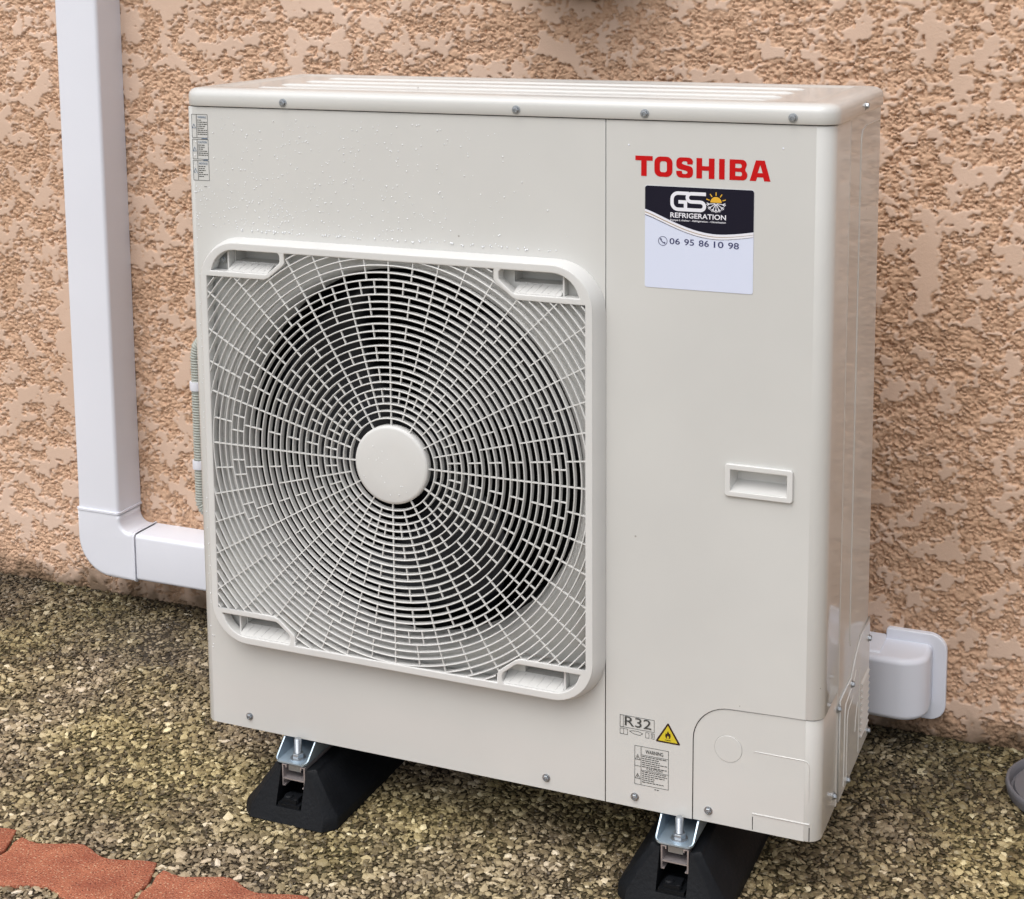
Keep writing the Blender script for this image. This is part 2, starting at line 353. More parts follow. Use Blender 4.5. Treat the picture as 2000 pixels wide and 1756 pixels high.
# ------------------------------------------------------------------ noise
def perlin(x, y, seed):
    xi = np.floor(x).astype(np.int64); yi = np.floor(y).astype(np.int64); fx, fy = x - xi, y - yi
    def g(ix, iy, dx, dy):
        h = (ix * 374761393 + iy * 668265263 + seed * 974634777) & 0xFFFFFFFF
        h = ((h ^ (h >> 13)) * 1274126177) & 0xFFFFFFFF; h = h ^ (h >> 16)
        a = (h & 0xFFFF) * (2 * PI / 65536); return np.cos(a) * dx + np.sin(a) * dy
    u = fx * fx * fx * (fx * (fx * 6 - 15) + 10); v = fy * fy * fy * (fy * (fy * 6 - 15) + 10)
    a = g(xi, yi, fx, fy); b = g(xi + 1, yi, fx - 1, fy); c = g(xi, yi + 1, fx, fy - 1); d = g(xi + 1, yi + 1, fx - 1, fy - 1)
    return 1.414 * ((a + (b - a) * u) * (1 - v) + (c + (d - c) * u) * v)
def worley(x, y, seed):
    xi = np.floor(x).astype(np.int64); yi = np.floor(y).astype(np.int64)
    f1 = np.full(x.shape, 9.); f2 = np.full(x.shape, 9.)
    for i in (-1, 0, 1):
        for j in (-1, 0, 1):
            ix, iy = xi + i, yi + j; h = (ix * 374761393 + iy * 668265263 + seed * 974634777) & 0xFFFFFFFF
            h = ((h ^ (h >> 13)) * 1274126177) & 0xFFFFFFFF; h = h ^ (h >> 16)
            d = np.hypot(ix + (h & 0xFFF) / 4096. - x, iy + ((h >> 12) & 0xFFF) / 4096. - y)
            f2 = np.minimum(f2, np.maximum(f1, d)); f1 = np.minimum(f1, d)
    return f2 - f1
def sstep(a, b, x):
    t = np.clip((x - a) / (b - a), 0, 1); return t * t * (3 - 2 * t)

# ================================================================== WALL
def build_wall():
    x0, x1, z0, z1, s = -1.04, 1.29, -.15, 1.19, .00205
    nx = int((x1 - x0) / s) + 1; nz = int((z1 - z0) / s) + 1
    X, Z = np.meshgrid(np.linspace(x0, x1, nx), np.linspace(z0, z1, nz))
    wx = X + .004 * perlin(X / .02, Z / .02, 91); wz = Z + .004 * perlin(X / .02, Z / .02, 92)
    n0 = perlin(wx / .16, wz / .13, 1)
    n1 = perlin(wx / .048, wz / .040, 2) + .35 * perlin(wx / .024, wz / .022, 3)
    n2 = perlin(wx / .0125, wz / .0105, 4)
    n3 = perlin(wx / .0072, wz / .0052, 5)
    field = .18 * n0 + .60 * n1 + .40 * n2 + .20 * n3
    T = .105 + .11 * perlin(X / .45, Z / .35, 12) + .06 * np.clip(X, -1, .6)
    flat = sstep(T - .05, T + .01, field)
    wx2 = X + .0030 * perlin(X / .011, Z / .011, 61); wz2 = Z + .0026 * perlin(X / .010, Z / .010, 62)
    c1 = worley(wx2 / .0135 + .25 * n3, wz2 / .0082, 71); c2 = worley(wx2 / .0066 + 5, wz2 / .0046, 72)
    mod = sstep(-.40, .30, perlin(X / .030, Z / .022, 73)); m2 = sstep(-.3, .4, perlin(X / .012, Z / .009, 75))
    crev = (1 - sstep(.02, .30, c1)) * (.15 + .95 * m2) + .70 * (1 - sstep(.02, .34, c2)) * mod
    grain = perlin(X / .0046, Z / .0040, 8)
    depth = np.clip(T - field, 0, .55)
    rough = -.0003 - .0018 * depth - .0057 * crev + .0014 * np.minimum(perlin(wx2 / .0135, wz2 / .0090, 74), .25) + .0004 * grain
    rim = np.exp(-((field - (T - .045)) / .028) ** 2); rough -= .0044 * rim * sstep(-.25, .35, n3 + .5 * n2)
    top = .0006 * perlin(X / .06, Z / .05, 9) + .00012 * perlin(X / .009, Z / .006, 10)
    h = rough * (1 - flat) + top * flat
    h = np.minimum(h, .0012)
    Y = WY - h
    co = np.stack([X, Y, Z], -1).reshape(-1, 3).astype(np.float32)
    idx = np.arange(nx * nz).reshape(nz, nx)
    q = np.stack([idx[:-1, :-1], idx[:-1, 1:], idx[1:, 1:], idx[1:, :-1]], -1).reshape(-1, 4)
    # the plain remainder of the wall around the part in view
    B = 9.0; ex = np.array([(-B, WY, -.5), (x0, WY, -.5), (x1, WY, -.5), (B, WY, -.5), (-B, WY, z1), (x0, WY, z1), (x1, WY, z1), (B, WY, z1),
                            (-B, WY, 3.2), (x0, WY, 3.2), (x1, WY, 3.2), (B, WY, 3.2)], np.float32)
    o = len(co); exq = np.array([(0, 1, 5, 4), (2, 3, 7, 6), (4, 5, 9, 8), (5, 6, 10, 9), (6, 7, 11, 10)]) + o    # joins the fine part edge to edge
    co = np.vstack([co, ex]); q = np.vstack([q, exq])
    me = bpy.data.meshes.new('wall'); me.vertices.add(len(co)); me.vertices.foreach_set('co', co.ravel())
    me.loops.add(len(q) * 4); me.loops.foreach_set('vertex_index', q.ravel().astype(np.int32))
    me.polygons.add(len(q)); me.polygons.foreach_set('loop_start', np.arange(0, len(q) * 4, 4, dtype=np.int32))
    me.polygons.foreach_set('use_smooth', np.ones(len(q), bool))
    a = me.attributes.new('flat', 'FLOAT', 'POINT'); a.data.foreach_set('value', np.concatenate([flat.ravel(), np.full(len(ex), .5)]).astype(np.float32))
    a = me.attributes.new('far', 'FLOAT', 'POINT'); a.data.foreach_set('value', np.concatenate([np.zeros(nx * nz), np.ones(len(ex))]).astype(np.float32))
    me.update(); me.materials.append(WALLM)
    o = bpy.data.objects.new('house_wall', me); COL.objects.link(o)
    tag(o, 'pink-beige crushed roughcast house wall behind the outdoor unit', 'wall')
build_wall()

# ================================================================== GROUND
g = MB(); g.add([(-60, -60, G - .002), (60, -60, G - .002), (60, WY + .3, G - .002), (-60, WY + .3, G - .002)], [(0, 1, 2, 3)])
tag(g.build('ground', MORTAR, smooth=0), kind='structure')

PAV_BACK = [(0, 0), (.018, -.004), (.036, -.005), (.056, .002), (.076, .011), (.092, .0175), (.103, .0193), (.118, .015), (.137, .006), (.150, .0018), (.164, .0014), (.184, .007), (.205, .015), (.222, .0195), (.236, .0203)]
PAV_OFF = (.022, -.112)
def paver_outline():
    back = PAV_BACK; side = [(.250, -.012), (.258, -.034), (.255, -.055), (.262, -.080)]
    front = [(p[0] + PAV_OFF[0], p[1] + PAV_OFF[1]) for p in back][::-1]
    left = [(p[0] - .251, p[1] - .006) for p in side][::-1]
    return back + side + front + left
PO = paver_outline()
PAV_AT = [(-.6934 + .2567 * i, -.258 + .0065 * i) for i in list(range(6)) + list(range(-8, 0)) + list(range(6, 15))]
def in_poly(px, pz, poly):
    ins = np.zeros(px.shape, bool); n = len(poly)
    for i in range(n):
        ax, ay = poly[i]; bx, by = poly[(i + 1) % n]
        if ay == by: continue
        c = ((ay > pz) != (by > pz)) & (px < (bx - ax) * (pz - ay) / (by - ay) + ax); ins ^= c
    return ins

TX0, TX1, TY0 = -1.25, 1.60, -.62          # block of ground whose pebbles are placed one by one
def pebble_mesh(name, X, Y, sub, big=1.0):
    n = len(X); bm = bmesh.new()
    if sub: bmesh.ops.create_icosphere(bm, subdivisions=1, radius=1)
    else: bmesh.ops.create_cone(bm, cap_ends=True, segments=5, radius1=1.15, radius2=.65, depth=1.2); bmesh.ops.triangulate(bm, faces=bm.faces)
    V = np.array([v.co[:] for v in bm.verts]); F = np.array([[v.index for v in f.verts] for f in bm.faces]); bm.free()
    sz = np.exp(rng.normal(0, .26, n)) * np.where(rng.uniform(0, 1, n) < .62, .0040, .0061) * big; sz = np.clip(sz, .0022, .0110 * big)
    asp = rng.uniform(.42, .95, n); th = rng.uniform(.22, .42, n); ang = rng.uniform(0, PI, n)
    P = V[None] * (1 + rng.uniform(-.20, .16, (n, len(V), 1)))
    P = P * np.stack([sz, sz * asp, sz * th], 1)[:, None, :]
    tl = rng.normal(0, .22, (n, 2))
    P[..., 2] += P[..., 0] * tl[:, :1] + P[..., 1] * tl[:, 1:]
    c, s_ = np.cos(ang)[:, None], np.sin(ang)[:, None]
    Px = P[..., 0] * c - P[..., 1] * s_; Py = P[..., 0] * s_ + P[..., 1] * c
    hz = rng.uniform(-.55, .25, n) * sz * th
    smear = np.exp(-(((X + .40) / .13) ** 2 + ((Y - .44) / .11) ** 2)) * sstep(-.5, .2, perlin(X / .05, Y / .05, 33)); hz = hz - smear * sz * .55
    co = np.stack([Px + X[:, None], Py + Y[:, None], P[..., 2] + (G + hz)[:, None]], -1)
    co[..., 1] = np.minimum(co[..., 1], WY + .004)
    F = (F[None] + (np.arange(n) * len(V))[:, None, None]).reshape(-1, 3)
    tone = np.clip(rng.beta(1.3, 2.7, n) - .06 + (sz / big - .0045) * 45 + .16 * perlin(X / .16, Y / .16, 30) + .12 * perlin(X / .04, Y / .05, 31) + .22 * (rng.uniform(0, 1, n) > .93), 0, 1)
    me = bpy.data.meshes.new(name); me.vertices.add(n * len(V)); me.vertices.foreach_set('co', co.astype(np.float32).ravel())
    me.loops.add(len(F) * 3); me.loops.foreach_set('vertex_index', F.ravel().astype(np.int32))
    me.polygons.add(len(F)); me.polygons.foreach_set('loop_start', np.arange(0, len(F) * 3, 3, dtype=np.int32))
    me.polygons.foreach_set('use_smooth', np.zeros(len(F), bool))
    a = me.attributes.new('tone', 'FLOAT', 'POINT'); a.data.foreach_set('value', np.repeat(tone, len(V)).astype(np.float32))
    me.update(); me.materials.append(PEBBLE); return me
def scatter(s, x0, x1, y0, y1):
    X, Y = np.meshgrid(np.arange(x0, x1, s), np.arange(y0, y1, s * .9)); X[1::2] += s / 2
    X = (X + rng.uniform(-.42, .42, X.shape) * s).ravel(); Y = (Y + rng.uniform(-.42, .42, Y.shape) * s).ravel()
    k = (Y < WY - .003) & (X > x0) & (X < x1) & (Y > y0); return X[k], Y[k]
def build_pebbles():
    def near(X, Y):
        d = np.stack([X - CP.x, Y - CP.y, np.full(X.shape, G - CP.z)], 1)
        zc = d @ np.array(CF); u = 1000 + 3118.6 * (d @ np.array(CR)) / zc; v = 383.4 - 3118.6 * (d @ np.array(CU)) / zc
        return (u > -110) & (u < 2110) & (v < 1850)
    def off_pavers(X, Y):
        bad = np.zeros(X.shape, bool)
        for (ox, oy) in PAV_AT:
            if abs(ox) < 4: bad |= in_poly(X, Y, [(p[0] + ox, p[1] + oy) for p in PO])
        return ~bad
    X, Y = scatter(.0071, TX0, TX1, TY0, WY); k = near(X, Y) & off_pavers(X, Y)
    m1 = pebble_mesh('gravel', X[k], Y[k], True)
    X, Y = scatter(.0125, TX0, TX1, TY0, WY); k2 = ~near(X, Y) & off_pavers(X, Y)
    m2 = pebble_mesh('gravel_margin', X[k2], Y[k2], False, 1.7)
    W_, D_ = TX1 - TX0, WY - TY0
    X, Y = scatter(.0135, TX0, TX1, TY0, WY); m3 = pebble_mesh('gravel_further_out', X, Y, False, 1.75)
    print('pebbles', k.sum(), k2.sum(), len(X))
    def put(me, dx, dy, lab):
        o = bpy.data.objects.new('gravel', me); COL.objects.link(o); o.location = (dx, dy, 0)
        tag(o, lab, 'gravel', kind='stuff')
    put(m1, 0, 0, 'brown and pale washed pebbles set in the ground around the unit')
    put(m2, 0, 0, 'washed pebbles of the ground just outside the picture')
    for i in (-1, 0, 1):
        for j in (0, 1, 2):
            if i or j: put(m3, i * W_, -j * D_, 'washed pebbles of the yard outside the picture')
build_pebbles()

edging = empty('paver_edging', (-.18, -.25, G), 'row of wavy-edged red concrete pavers in the bottom left corner', 'paving')
pm = plate_mesh('paver', PO, [], -.05, .0035, .0022, 'Z')
for i, (ox, oy) in enumerate(PAV_AT):
    o = link('paver', pm, PAVER, edging, 40, loc=(ox, oy, G)); o.rotation_euler = (random.uniform(-.006, .006), random.uniform(-.006, .006), random.uniform(-.008, .008))

# ================================================================== WHITE TRUNKING
tr = empty('cable_trunking', (-.625, WY, G), 'white plastic trunking running down the wall and bending right behind the unit', 'trunking')
def trunk_profile(w0, w1, d, r=.008):       # closed loop: (across, depth from wall)
    return [(w0, .0)] + [(w0 + r - r * math.cos(math.radians(t)), d - r + r * math.sin(math.radians(t))) for t in range(0, 91, 15)] \
        + [(w1 - r + r * math.sin(math.radians(t)), d - r + r * math.cos(math.radians(t))) for t in range(0, 91, 15)] + [(w1, 0)]
TD = .078
pv = trunk_profile(-.676, -.574, TD)
MB().extrude(pv, lambda a, b: (a, WY - b, .0975), lambda a, b: (a, WY - b, 2.4)).build('vertical_trunk', WHITE, tr)
ph = trunk_profile(-.043, .0555, TD)
MB().extrude(ph, lambda a, b: (-.5335, WY - b, a), lambda a, b: (.985, WY - b, a)).build('horizontal_trunk', WHITE, tr)
eo = [(-.678, .0965), (-.678, .038)] + arc(-.598, .035, .080, 180, 270, 12) + [(-.535, -.0455), (-.535, .0575)] + arc(-.548, .0815, .024, 270, 180, 8) + [(-.572, .0965)]
plate('elbow', eo, [], WY - TD - .002, WY, WHITE, tr, .0075)
# thin raised lips where the elbow meets the trunks
lip = MB().extrude(trunk_profile(-.679, -.571, TD + .0035), lambda a, b: (a, WY - b, .0935), lambda a, b: (a, WY - b, .0975))
lip.build('joint_lip', WHITE, tr)
MB().extrude(trunk_profile(-.0465, .0587, TD + .0035), lambda a, b: (-.5385, WY - b, a), lambda a, b: (-.5350, WY - b, a)).build('joint_lip', WHITE, tr)

wc = empty('wall_entry_cover', (1.03, WY, -.09), 'white rounded wall entry cover sticking out at the lower right of the unit', 'pipe cover')
bo = [(.930, WY), (.930, WY - .094)] + arc(1.016, WY - .046, .048, 270, 360, 12) + [(1.064, WY)]
plate('cover_body', bo, [], -.056, .0525, WHITE, wc, .010, 'Z')
fo = rrect(.984, 1.087, -.083, .0715, (.028, .030, .006, .010), 8)
plate('wall_flange', fo, [], WY - .0105, WY + .002, WHITE, wc, .0022)

# ================================================================== CORRUGATED CONDUIT
hose = empty('corrugated_conduit', (-.41, WY, .11), 'grey-green corrugated conduit held by two white clips left of the unit', 'conduit')
hx, hy = -.4105, WY - .016
path = [(hx + .09, hy - .01, .493), (hx + .05, hy - .004, .487), (hx + .02, hy, .472), (hx + .004, hy, .450), (hx, hy, .43)]
k0 = [(hx, hy, .43 - i * .010) for i in range(1, 31)]
path += k0 + [(hx, hy, .122), (hx + .006, hy, .110), (hx + .022, hy - .002, .100), (hx + .055, hy - .006, .094), (hx + .1, hy - .01, .093)]
def resample(pts, step):
    pts = [Vector(p) for p in pts]; out = [pts[0]]; acc = 0
    for a, b in zip(pts, pts[1:]):
        L = (b - a).length; t = step - acc
        while t <= L: out.append(a + (b - a) * (t / L)); t += step
        acc = (acc + L) % step
    return out
rp = resample(path, .0014)
MB().tube(rp, [.0128 if i % 4 < 2 else .0108 for i in range(len(rp))], 14).build('corrugated_tube', HOSEM, hose, 60)
for zc_ in (.369, .2035):
    c = MB().lathe([(.0125, -.009), (.0152, -.009), (.0155, -.007), (.0155, .007), (.0152, .009), (.0125, .009)], (hx, hy, zc_), 'Z', 24)
    c.box(hx - .014, hx + .014, hy + .006, WY, zc_ - .008, zc_ + .008)
    c.build('clip', WHITE, hose)

# ================================================================== OUTDOOR UNIT
U = empty('outdoor_unit', (.5, .17, -.03), 'large cream heat pump outdoor unit with one round fan grille, raised on black rubber feet', 'heat pump')
CX, CZ, RO = .3575, .4780, .303
PK = []
for sx in (1, -1):
    for (z0_, z1_, xb) in ((.7640, .7835, .160), (.1785, .1985, .148)):
        x0_, x1_ = sorted((.354 + sx * (.0830 - .354), .354 + sx * (xb - .354))); PK.append((x0_, x1_, z0_, z1_))
PKH = [[(a, c), (b, c), (b, d), (a, d)] for a, b, c, d in PK]
# front panel (fan side)
plate('front_panel', [(.012, .0)] + [(.6847, .0), (.6847, UH), (.012, UH)], [circ(CX, CZ, RO, 96)] + PKH, 0, .002, PAINT, U, .0007)
def skin(path2d, zlo, zhi, t=.0015, e=.0012, name='skin', m=None, parent=None):
    """bent sheet following path2d (x,y), between zlo(i), zhi(i), with eased top and bottom edges"""
    n = len(path2d); nor = []
    for i in range(n):
        a = Vector(path2d[max(i - 1, 0)]); b = Vector(path2d[min(i + 1, n - 1)]); d = (b - a).normalized(); nor.append(Vector((d.y, -d.x)))
    def P(i, off, z): q = Vector(path2d[i]) - nor[i] * off; return (q.x, q.y, z)
    rows = []
    for off, side, dz in ((t, 0, 0), (e, 0, 0), (e * .3, 0, e * .3), (0, 0, e), (0, 1, -e), (e * .3, 1, -e * .3), (e, 1, 0), (t, 1, 0)):
        rows.append([P(i, off, (zlo[i] if side == 0 else zhi[i]) + dz) for i in range(n)])
    return MB().strip(rows).build(name, m, parent, 45)
lc = [(0.0, .09), (0.0, .05), (0.0, .012)] + [(.012 - .012 * math.cos(math.radians(t)), .012 - .012 * math.sin(math.radians(t))) for t in range(15, 91, 15)] + [(.0125, 0)]
skin(lc, [.012 - math.sqrt(max(.012 ** 2 - (.012 - max(p[0], 0)) ** 2, 0)) if p[0] < .012 else 0 for p in lc], [UH] * len(lc), name='corner_edge', m=PAINT, parent=U)
# service panel (right) with arch cut-out for the lower cover
ARC = [(.8165, .0), (.8165, .122)] + arc(.8705, .122, .054, 180, 90, 10)[1:] + [(.93, .1782), (.977, .1795)]
so_ = [(.6858, 0), (.8165, 0)] + ARC[1:] + [(.977, UH), (.6858, UH)]
HX0, HX1, HZ0, HZ1 = .867, .9465, .4945, .5255
plate('service_panel', so_, [[(HX0, HZ0), (HX1, HZ0), (HX1, HZ1), (HX0, HZ1)]], 0, .002, PAINT, U, .0007)
R = .022
rc = [(.9765, 0)] + [(.978 + R * math.sin(math.radians(t)), R - R * math.cos(math.radians(t))) for t in range(0, 91, 9)] + [(1.0, .05), (1.0, .08), (1.0, .108)]
skin(rc, [.1795] * len(rc), [UH] * len(rc), name='panel_corner', m=PAINT, parent=U)
# lower service cover, set back a little
ci = .0016
co_ = [(.8173, .0)] + [(.8173, .1215)] + [(p[0], p[1]) for p in arc(.8705, .1215, .0532, 180, 90, 10)[1:]] + [(.93, .1772), (.977, .1785), (.977, 0)]
sc_ = plate('lower_cover', co_, [circ(.868, .1163, .0200, 40), [(.9035, .0015), (.9046, .0015), (.9046, .0215), (.9035, .0215)]], ci, ci + .002, PAINT, U, .0004)
rc2 = [(.9765, ci)] + [(.978 + (R - ci) * math.sin(math.radians(t)), R - (R - ci) * math.cos(math.radians(t))) for t in range(0, 91, 9)] + [(1 - ci, .05), (1 - ci, .08), (1 - ci, .1085)]
skin(rc2, [.0] * len(rc2), [.1785] * len(rc2), name='cover_corner', m=PAINT, parent=U)
MB().tube([(.9842, .0024, .0012), (.9842, .0024, .0215)], .0006, 6).build('tab_slot', DARK, sc_)
plate('knockout', circ(.868, .1163, .0198, 40), [], ci - .0006, ci + .002, PAINT, sc_, .0007)
MB().tube([(.9035, ci + .0002, .0265), (.9846, ci + .0002, .0265)], .0012, 8).build('bottom_tab', PAINT, sc_)
gl = [(.905, ci, .1175)] + [(.907, ci, .1195), (.94, ci, .1195), (.975, ci, .1195)] + [(.979, ci, .1185), (.982, ci, .1155), (.983, ci, .105), (.983, ci, .06)]
MB().tube(gl, [.0005, .0007, .0007, .0007, .0007, .0007, .0004, .0002], 6).build('embossed_line', PAINT, sc_)
# side panel
sp_ = [(.9974, .1040), (.9978, .1085), (.9993, .1100), (.9995, .1120), (.9995, .2), (.9995, .337), (.997, .3435), (.990, .345), (.96, .345)]
spn = skin(sp_, [.0] * 9, [UH] * 9, name='side_panel', m=PAINT, parent=U); wn = spn.modifiers.new('normals', 'WEIGHTED_NORMAL'); wn.weight = 95
em = MB(); e_ = [(.9993, .330, .976), (.9993, .325, .980), (.9993, .225, .981), (.9993, .196, .976), (.9993, .188, .964), (.9993, .187, .94), (.9993, .187, .30), (.9993, .188, .225), (.9993, .193, .212)]
em.tube(e_, .0013, 8); em.build('embossed_line', PAINT, U, 80)
MB().tube([(.9998, .1085, UH - .003), (.9998, .1085, .185)], .0007, 6).build('panel_seam', PAINT, U, 80)
# pipe cover on the side, with louvres
pc = [(.118, .004), (.343, .004), (.343, .200), (.275, .196), (.235, .182), (.2, .160), (.118, .160)]
pcv = plate('pipe_cover', pc, [], .9995, 1.0022, PAINT, U, .0009, 'X')
MB().tube([(1.002, .150, .012), (1.002, .150, .128), (1.002, .156, .138), (1.002, .21, .146), (1.002, .232, .158)], .0013, 8).build('embossed_line', PAINT, pcv, 80)
MB().tube([(1.002, .170, .012), (1.002, .170, .108), (1.002, .176, .118), (1.002, .215, .126)], .0011, 8).build('embossed_line', PAINT, pcv, 80)
MB().tube([(1.002, .262, .150), (1.002, .262, .012)], .0011, 8).build('embossed_line', PAINT, pcv, 80)
MB().tube([(1.002, .232, .060), (1.002, .236, .076), (1.002, .248, .100)], .0011, 8).build('embossed_line', PAINT, pcv, 80)
for i in range(9):
    z = .032 + i * .0105
    MB().obox((1.0030, .305, z), (.0016, 0, -.0012), (0, .030, 0), (.0006, 0, .0012)).build('louvre', PAINT, pcv)
# top cover
def cap():
    loops = []
    prof = [(.0035, 1.0014), (-.0025, 1.0014), (-.0035, 1.003), (-.0035, 1.017), (-.0025, 1.0215), (.001, 1.0255), (.006, 1.0278), (.014, 1.0288), (.035, 1.0288), (.039, 1.0275), (.044, 1.0270)]
    def loop(ins, z):
        r = max(.024 - ins, .004); return [(p[0], p[1], z) for p in rrect(0 + ins, 1.0 + .001 - ins, 0 + ins, UD + .004 - ins, r, 8)]
    rows = [loop(i, z) for i, z in prof]
    mb = MB(); n = len(rows[0]); vs = [p for r in rows for p in r]
    fs = [(k * n + i, k * n + (i + 1) % n, (k + 1) * n + (i + 1) % n, (k + 1) * n + i) for k in range(len(rows) - 1) for i in range(n)]
    fs.append(tuple((len(rows) - 1) * n + i for i in range(n))); mb.add(vs, fs)
    return mb.build('top_cover', PAINT, U, 50)
tcv = cap()
for i, yy in enumerate((.045, .115, .185, .255)):
    xa = .10 + .003 * i; xb = .905 - .0 * i
    mb = MB(); pr = [(-.0042, 0), (-.0022, .0024), (0, .0030), (.0022, .0024), (.0042, 0)]
    rows = []
    for x, k in ((xa, 0), (xa + .006, .7), (xa + .014, 1), (xb - .014, 1), (xb - .006, .7), (xb, 0)):
        rows.append([(x, yy + a * (.5 + .5 * k), 1.0268 + b * k) for a, b in pr])
    mb.strip(rows); mb.build('pressed_rib', PAINT, tcv, 80)
for a, b, c, d in PK:
    y0_, y1_ = .0018, .030
    MB().add([(a, y0_, c), (b, y0_, c), (b, y0_, d), (a, y0_, d), (a, y1_, c), (b, y1_, c), (b, y1_, d), (a, y1_, d)], [(4, 5, 6, 7), (0, 1, 5, 4), (1, 2, 6, 5), (2, 3, 7, 6), (3, 0, 4, 7)]).build('pocket_well', PLASTIC, U, 0)
# dark interior, base pan, coil
MB().box(.004, .684, .0315, .0320, .003, .105).box(.6845, .860, .004, .0045, .003, .997).box(.953, .976, .004, .0045, .003, .997).box(.860, .953, .004, .0045, .003, .486).box(.860, .953, .004, .0045, .534, .997).box(.004, .975, .0045, .34, .9975, .9985).box(.975, .995, .022, .34, .9975, .9985).box(.976, .996, .024, .0245, .003, .997).box(.9955, .996, .024, .335, .003, .997).build('inner_frame', DARK, U, 0)
cab = MB(); cab.add([(.012, .06, .02), (.684, .06, .02), (.684, .30, .02), (.012, .30, .02), (.012, .06, .985), (.684, .06, .985), (.684, .30, .985), (.012, .30, .985)],
                    [(0, 1, 2, 3), (4, 7, 6, 5), (1, 5, 6, 2), (2, 6, 7, 3), (3, 7, 4, 0)])
cab.build('inner_cabinet', DARK, U, 0)
plate('base_pan', rrect(.004, .9955, .0045, .342, (.019, .008, .008, .010), 6), [], 0, .012, GREYP, U, .0005, 'Z')
MB().box(.012, .68, .305, .33, .014, .99).box(.003, .010, .094, .33, .014, .99).build('heat_exchanger', COILM, U)
MB().box(.70, .99, .338, .344, .003, .998).build('back_panel', PAINT, U)
# orifice ring
MB().lathe([(RO + .004, .0025), (RO, .0006), (.297, .0035), (.291, .012), (.2875, .026), (.286, .040), (.286, .056)], (CX, 0, CZ), 'Y', 96).build('air_ring', PLASTIC, U, 60)
MB().lathe([(.34, .0565), (.287, .0565), (.287, .16)], (CX, 0, CZ), 'Y', 64).build('fan_shroud', DARK, U)
# fan
fan = MB().lathe([(.0, .060), (.045, .062), (.055, .070), (.058, .10), (.058, .14), (0, .14)], (CX, 0, CZ), 'Y', 32).build('fan_hub', FANM, U)
for k in range(3):
    a0 = math.radians(35 + 120 * k); rows = []
    for i in range(12):
        t = i / 11; r = .055 + .212 * t; sweep = .55 * t * t; half = math.radians(38 - 8 * t)
        row = []
        for j in range(11):
            u = j / 10 * 2 - 1; a = a0 + sweep + half * u * (1 + .1 * t)
            y = .105 + .030 * u * (1 - .3 * t) - .012 * (1 - u * u)
            row.append((CX + r * math.sin(a), y, CZ + r * math.cos(a)))
        rows.append(row)
    b = MB().strip(rows).build('fan_blade', FANM, fan, 80)
    sm = b.modifiers.new('thickness', 'SOLIDIFY'); sm.thickness = .003
# ---------------- grille
GR = plate('fan_grille', rrect(.033, .675, .1545, .797, .064, 10),
           [[(.0445, .7425), (.146, .7425), (.1545, .7457), (.1810, .7665), (.1835, .7715), (.1835, .785), (.5250, .785), (.5250, .7715), (.5275, .7665), (.554, .7457), (.5625, .7425), (.6635, .7425),
             (.6635, .209), (.5625, .209), (.554, .2058), (.5275, .185), (.525, .180), (.525, .1665), (.1835, .1665), (.1835, .180), (.181, .185), (.1545, .2058), (.146, .209), (.0445, .209)]]
           + [[(.354 + sx * (p[0] - .354), .47575 + sz * (p[1] - .47575)) for p in
               ([(.053, .7515), (.149, .7515), (.1540, .7535), (.1725, .7685), (.1745, .7725), (.1745, .7815), (.171, .785)] + arc(.094, .744, .041, 90, 165, 7))] for sx in (1, -1) for sz in (1, -1)],
           -.025, -.006, PLASTIC, U, .0016)
sk = MB(); rows = []
for ins, y in ((.0, -.0002), (.0020, -.006), (.0055, -.013), (.0095, -.019), (.0130, -.0228), (.0150, -.0242)):
    kk = 1 - ins / .0150; lp = rrect(.0340 - .0130 * kk, .6740 + .0120 * kk, .1555 - .0075 * kk, .7960 + .0055 * kk, .063 + .010 * kk, 10); rows.append([(p[0], y, p[1]) for p in lp] + [(lp[0][0], y, lp[0][1])])
sk.strip(rows).build('grille_rim', PLASTIC, GR, 60)
OPEN = [(.0435, .7435), (.146, .7435), (.1545, .7467), (.1838, .7695), (.1838, .786), (.5248, .786), (.5248, .7695), (.554, .7467), (.5625, .7435), (.6645, .7435),
        (.6645, .208), (.5625, .208), (.554, .2048), (.5248, .182), (.5248, .1655), (.1838, .1655), (.1838, .182), (.1545, .2048), (.146, .208), (.0435, .208)]
HUBR, PITCH = .0600, .01095
radii = [HUBR + PITCH * (i + 1) - .0004 for i in range(33)]
TH, Y0, Y1 = .00095, -.0242, -.0150
SMP = 288
angs = np.arange(SMP + 1) * 2 * PI / SMP
for r in radii:
    mids = (angs[:-1] + angs[1:]) / 2
    ok = in_poly(CX + r * np.sin(mids), CZ + r * np.cos(mids), OPEN)
    if not ok.any(): continue
    if ok.all(): runs = [(0, SMP)]
    else:
        st = int(np.where(~ok)[0][0]); runs = []; i = 0
        while i < SMP:
            j = (st + i) % SMP
            if ok[j]:
                a = i
                while i < SMP and ok[(st + i) % SMP]: i += 1
                runs.append((st + a, i - a))
            else: i += 1
    for s0, cnt in runs:
        sec = [(r - TH, Y1), (r - TH, Y0 + .0007), (r - TH * .35, Y0), (r + TH * .35, Y0), (r + TH, Y0 + .0007), (r + TH, Y1), (r - TH, Y1)]
        mb = MB(); mb.lathe(sec, (CX, 0, CZ), 'Y', cnt, s0 * 2 * PI / SMP, (s0 + cnt) * 2 * PI / SMP)
        mb.build('ring', PLASTIC, GR, 30)
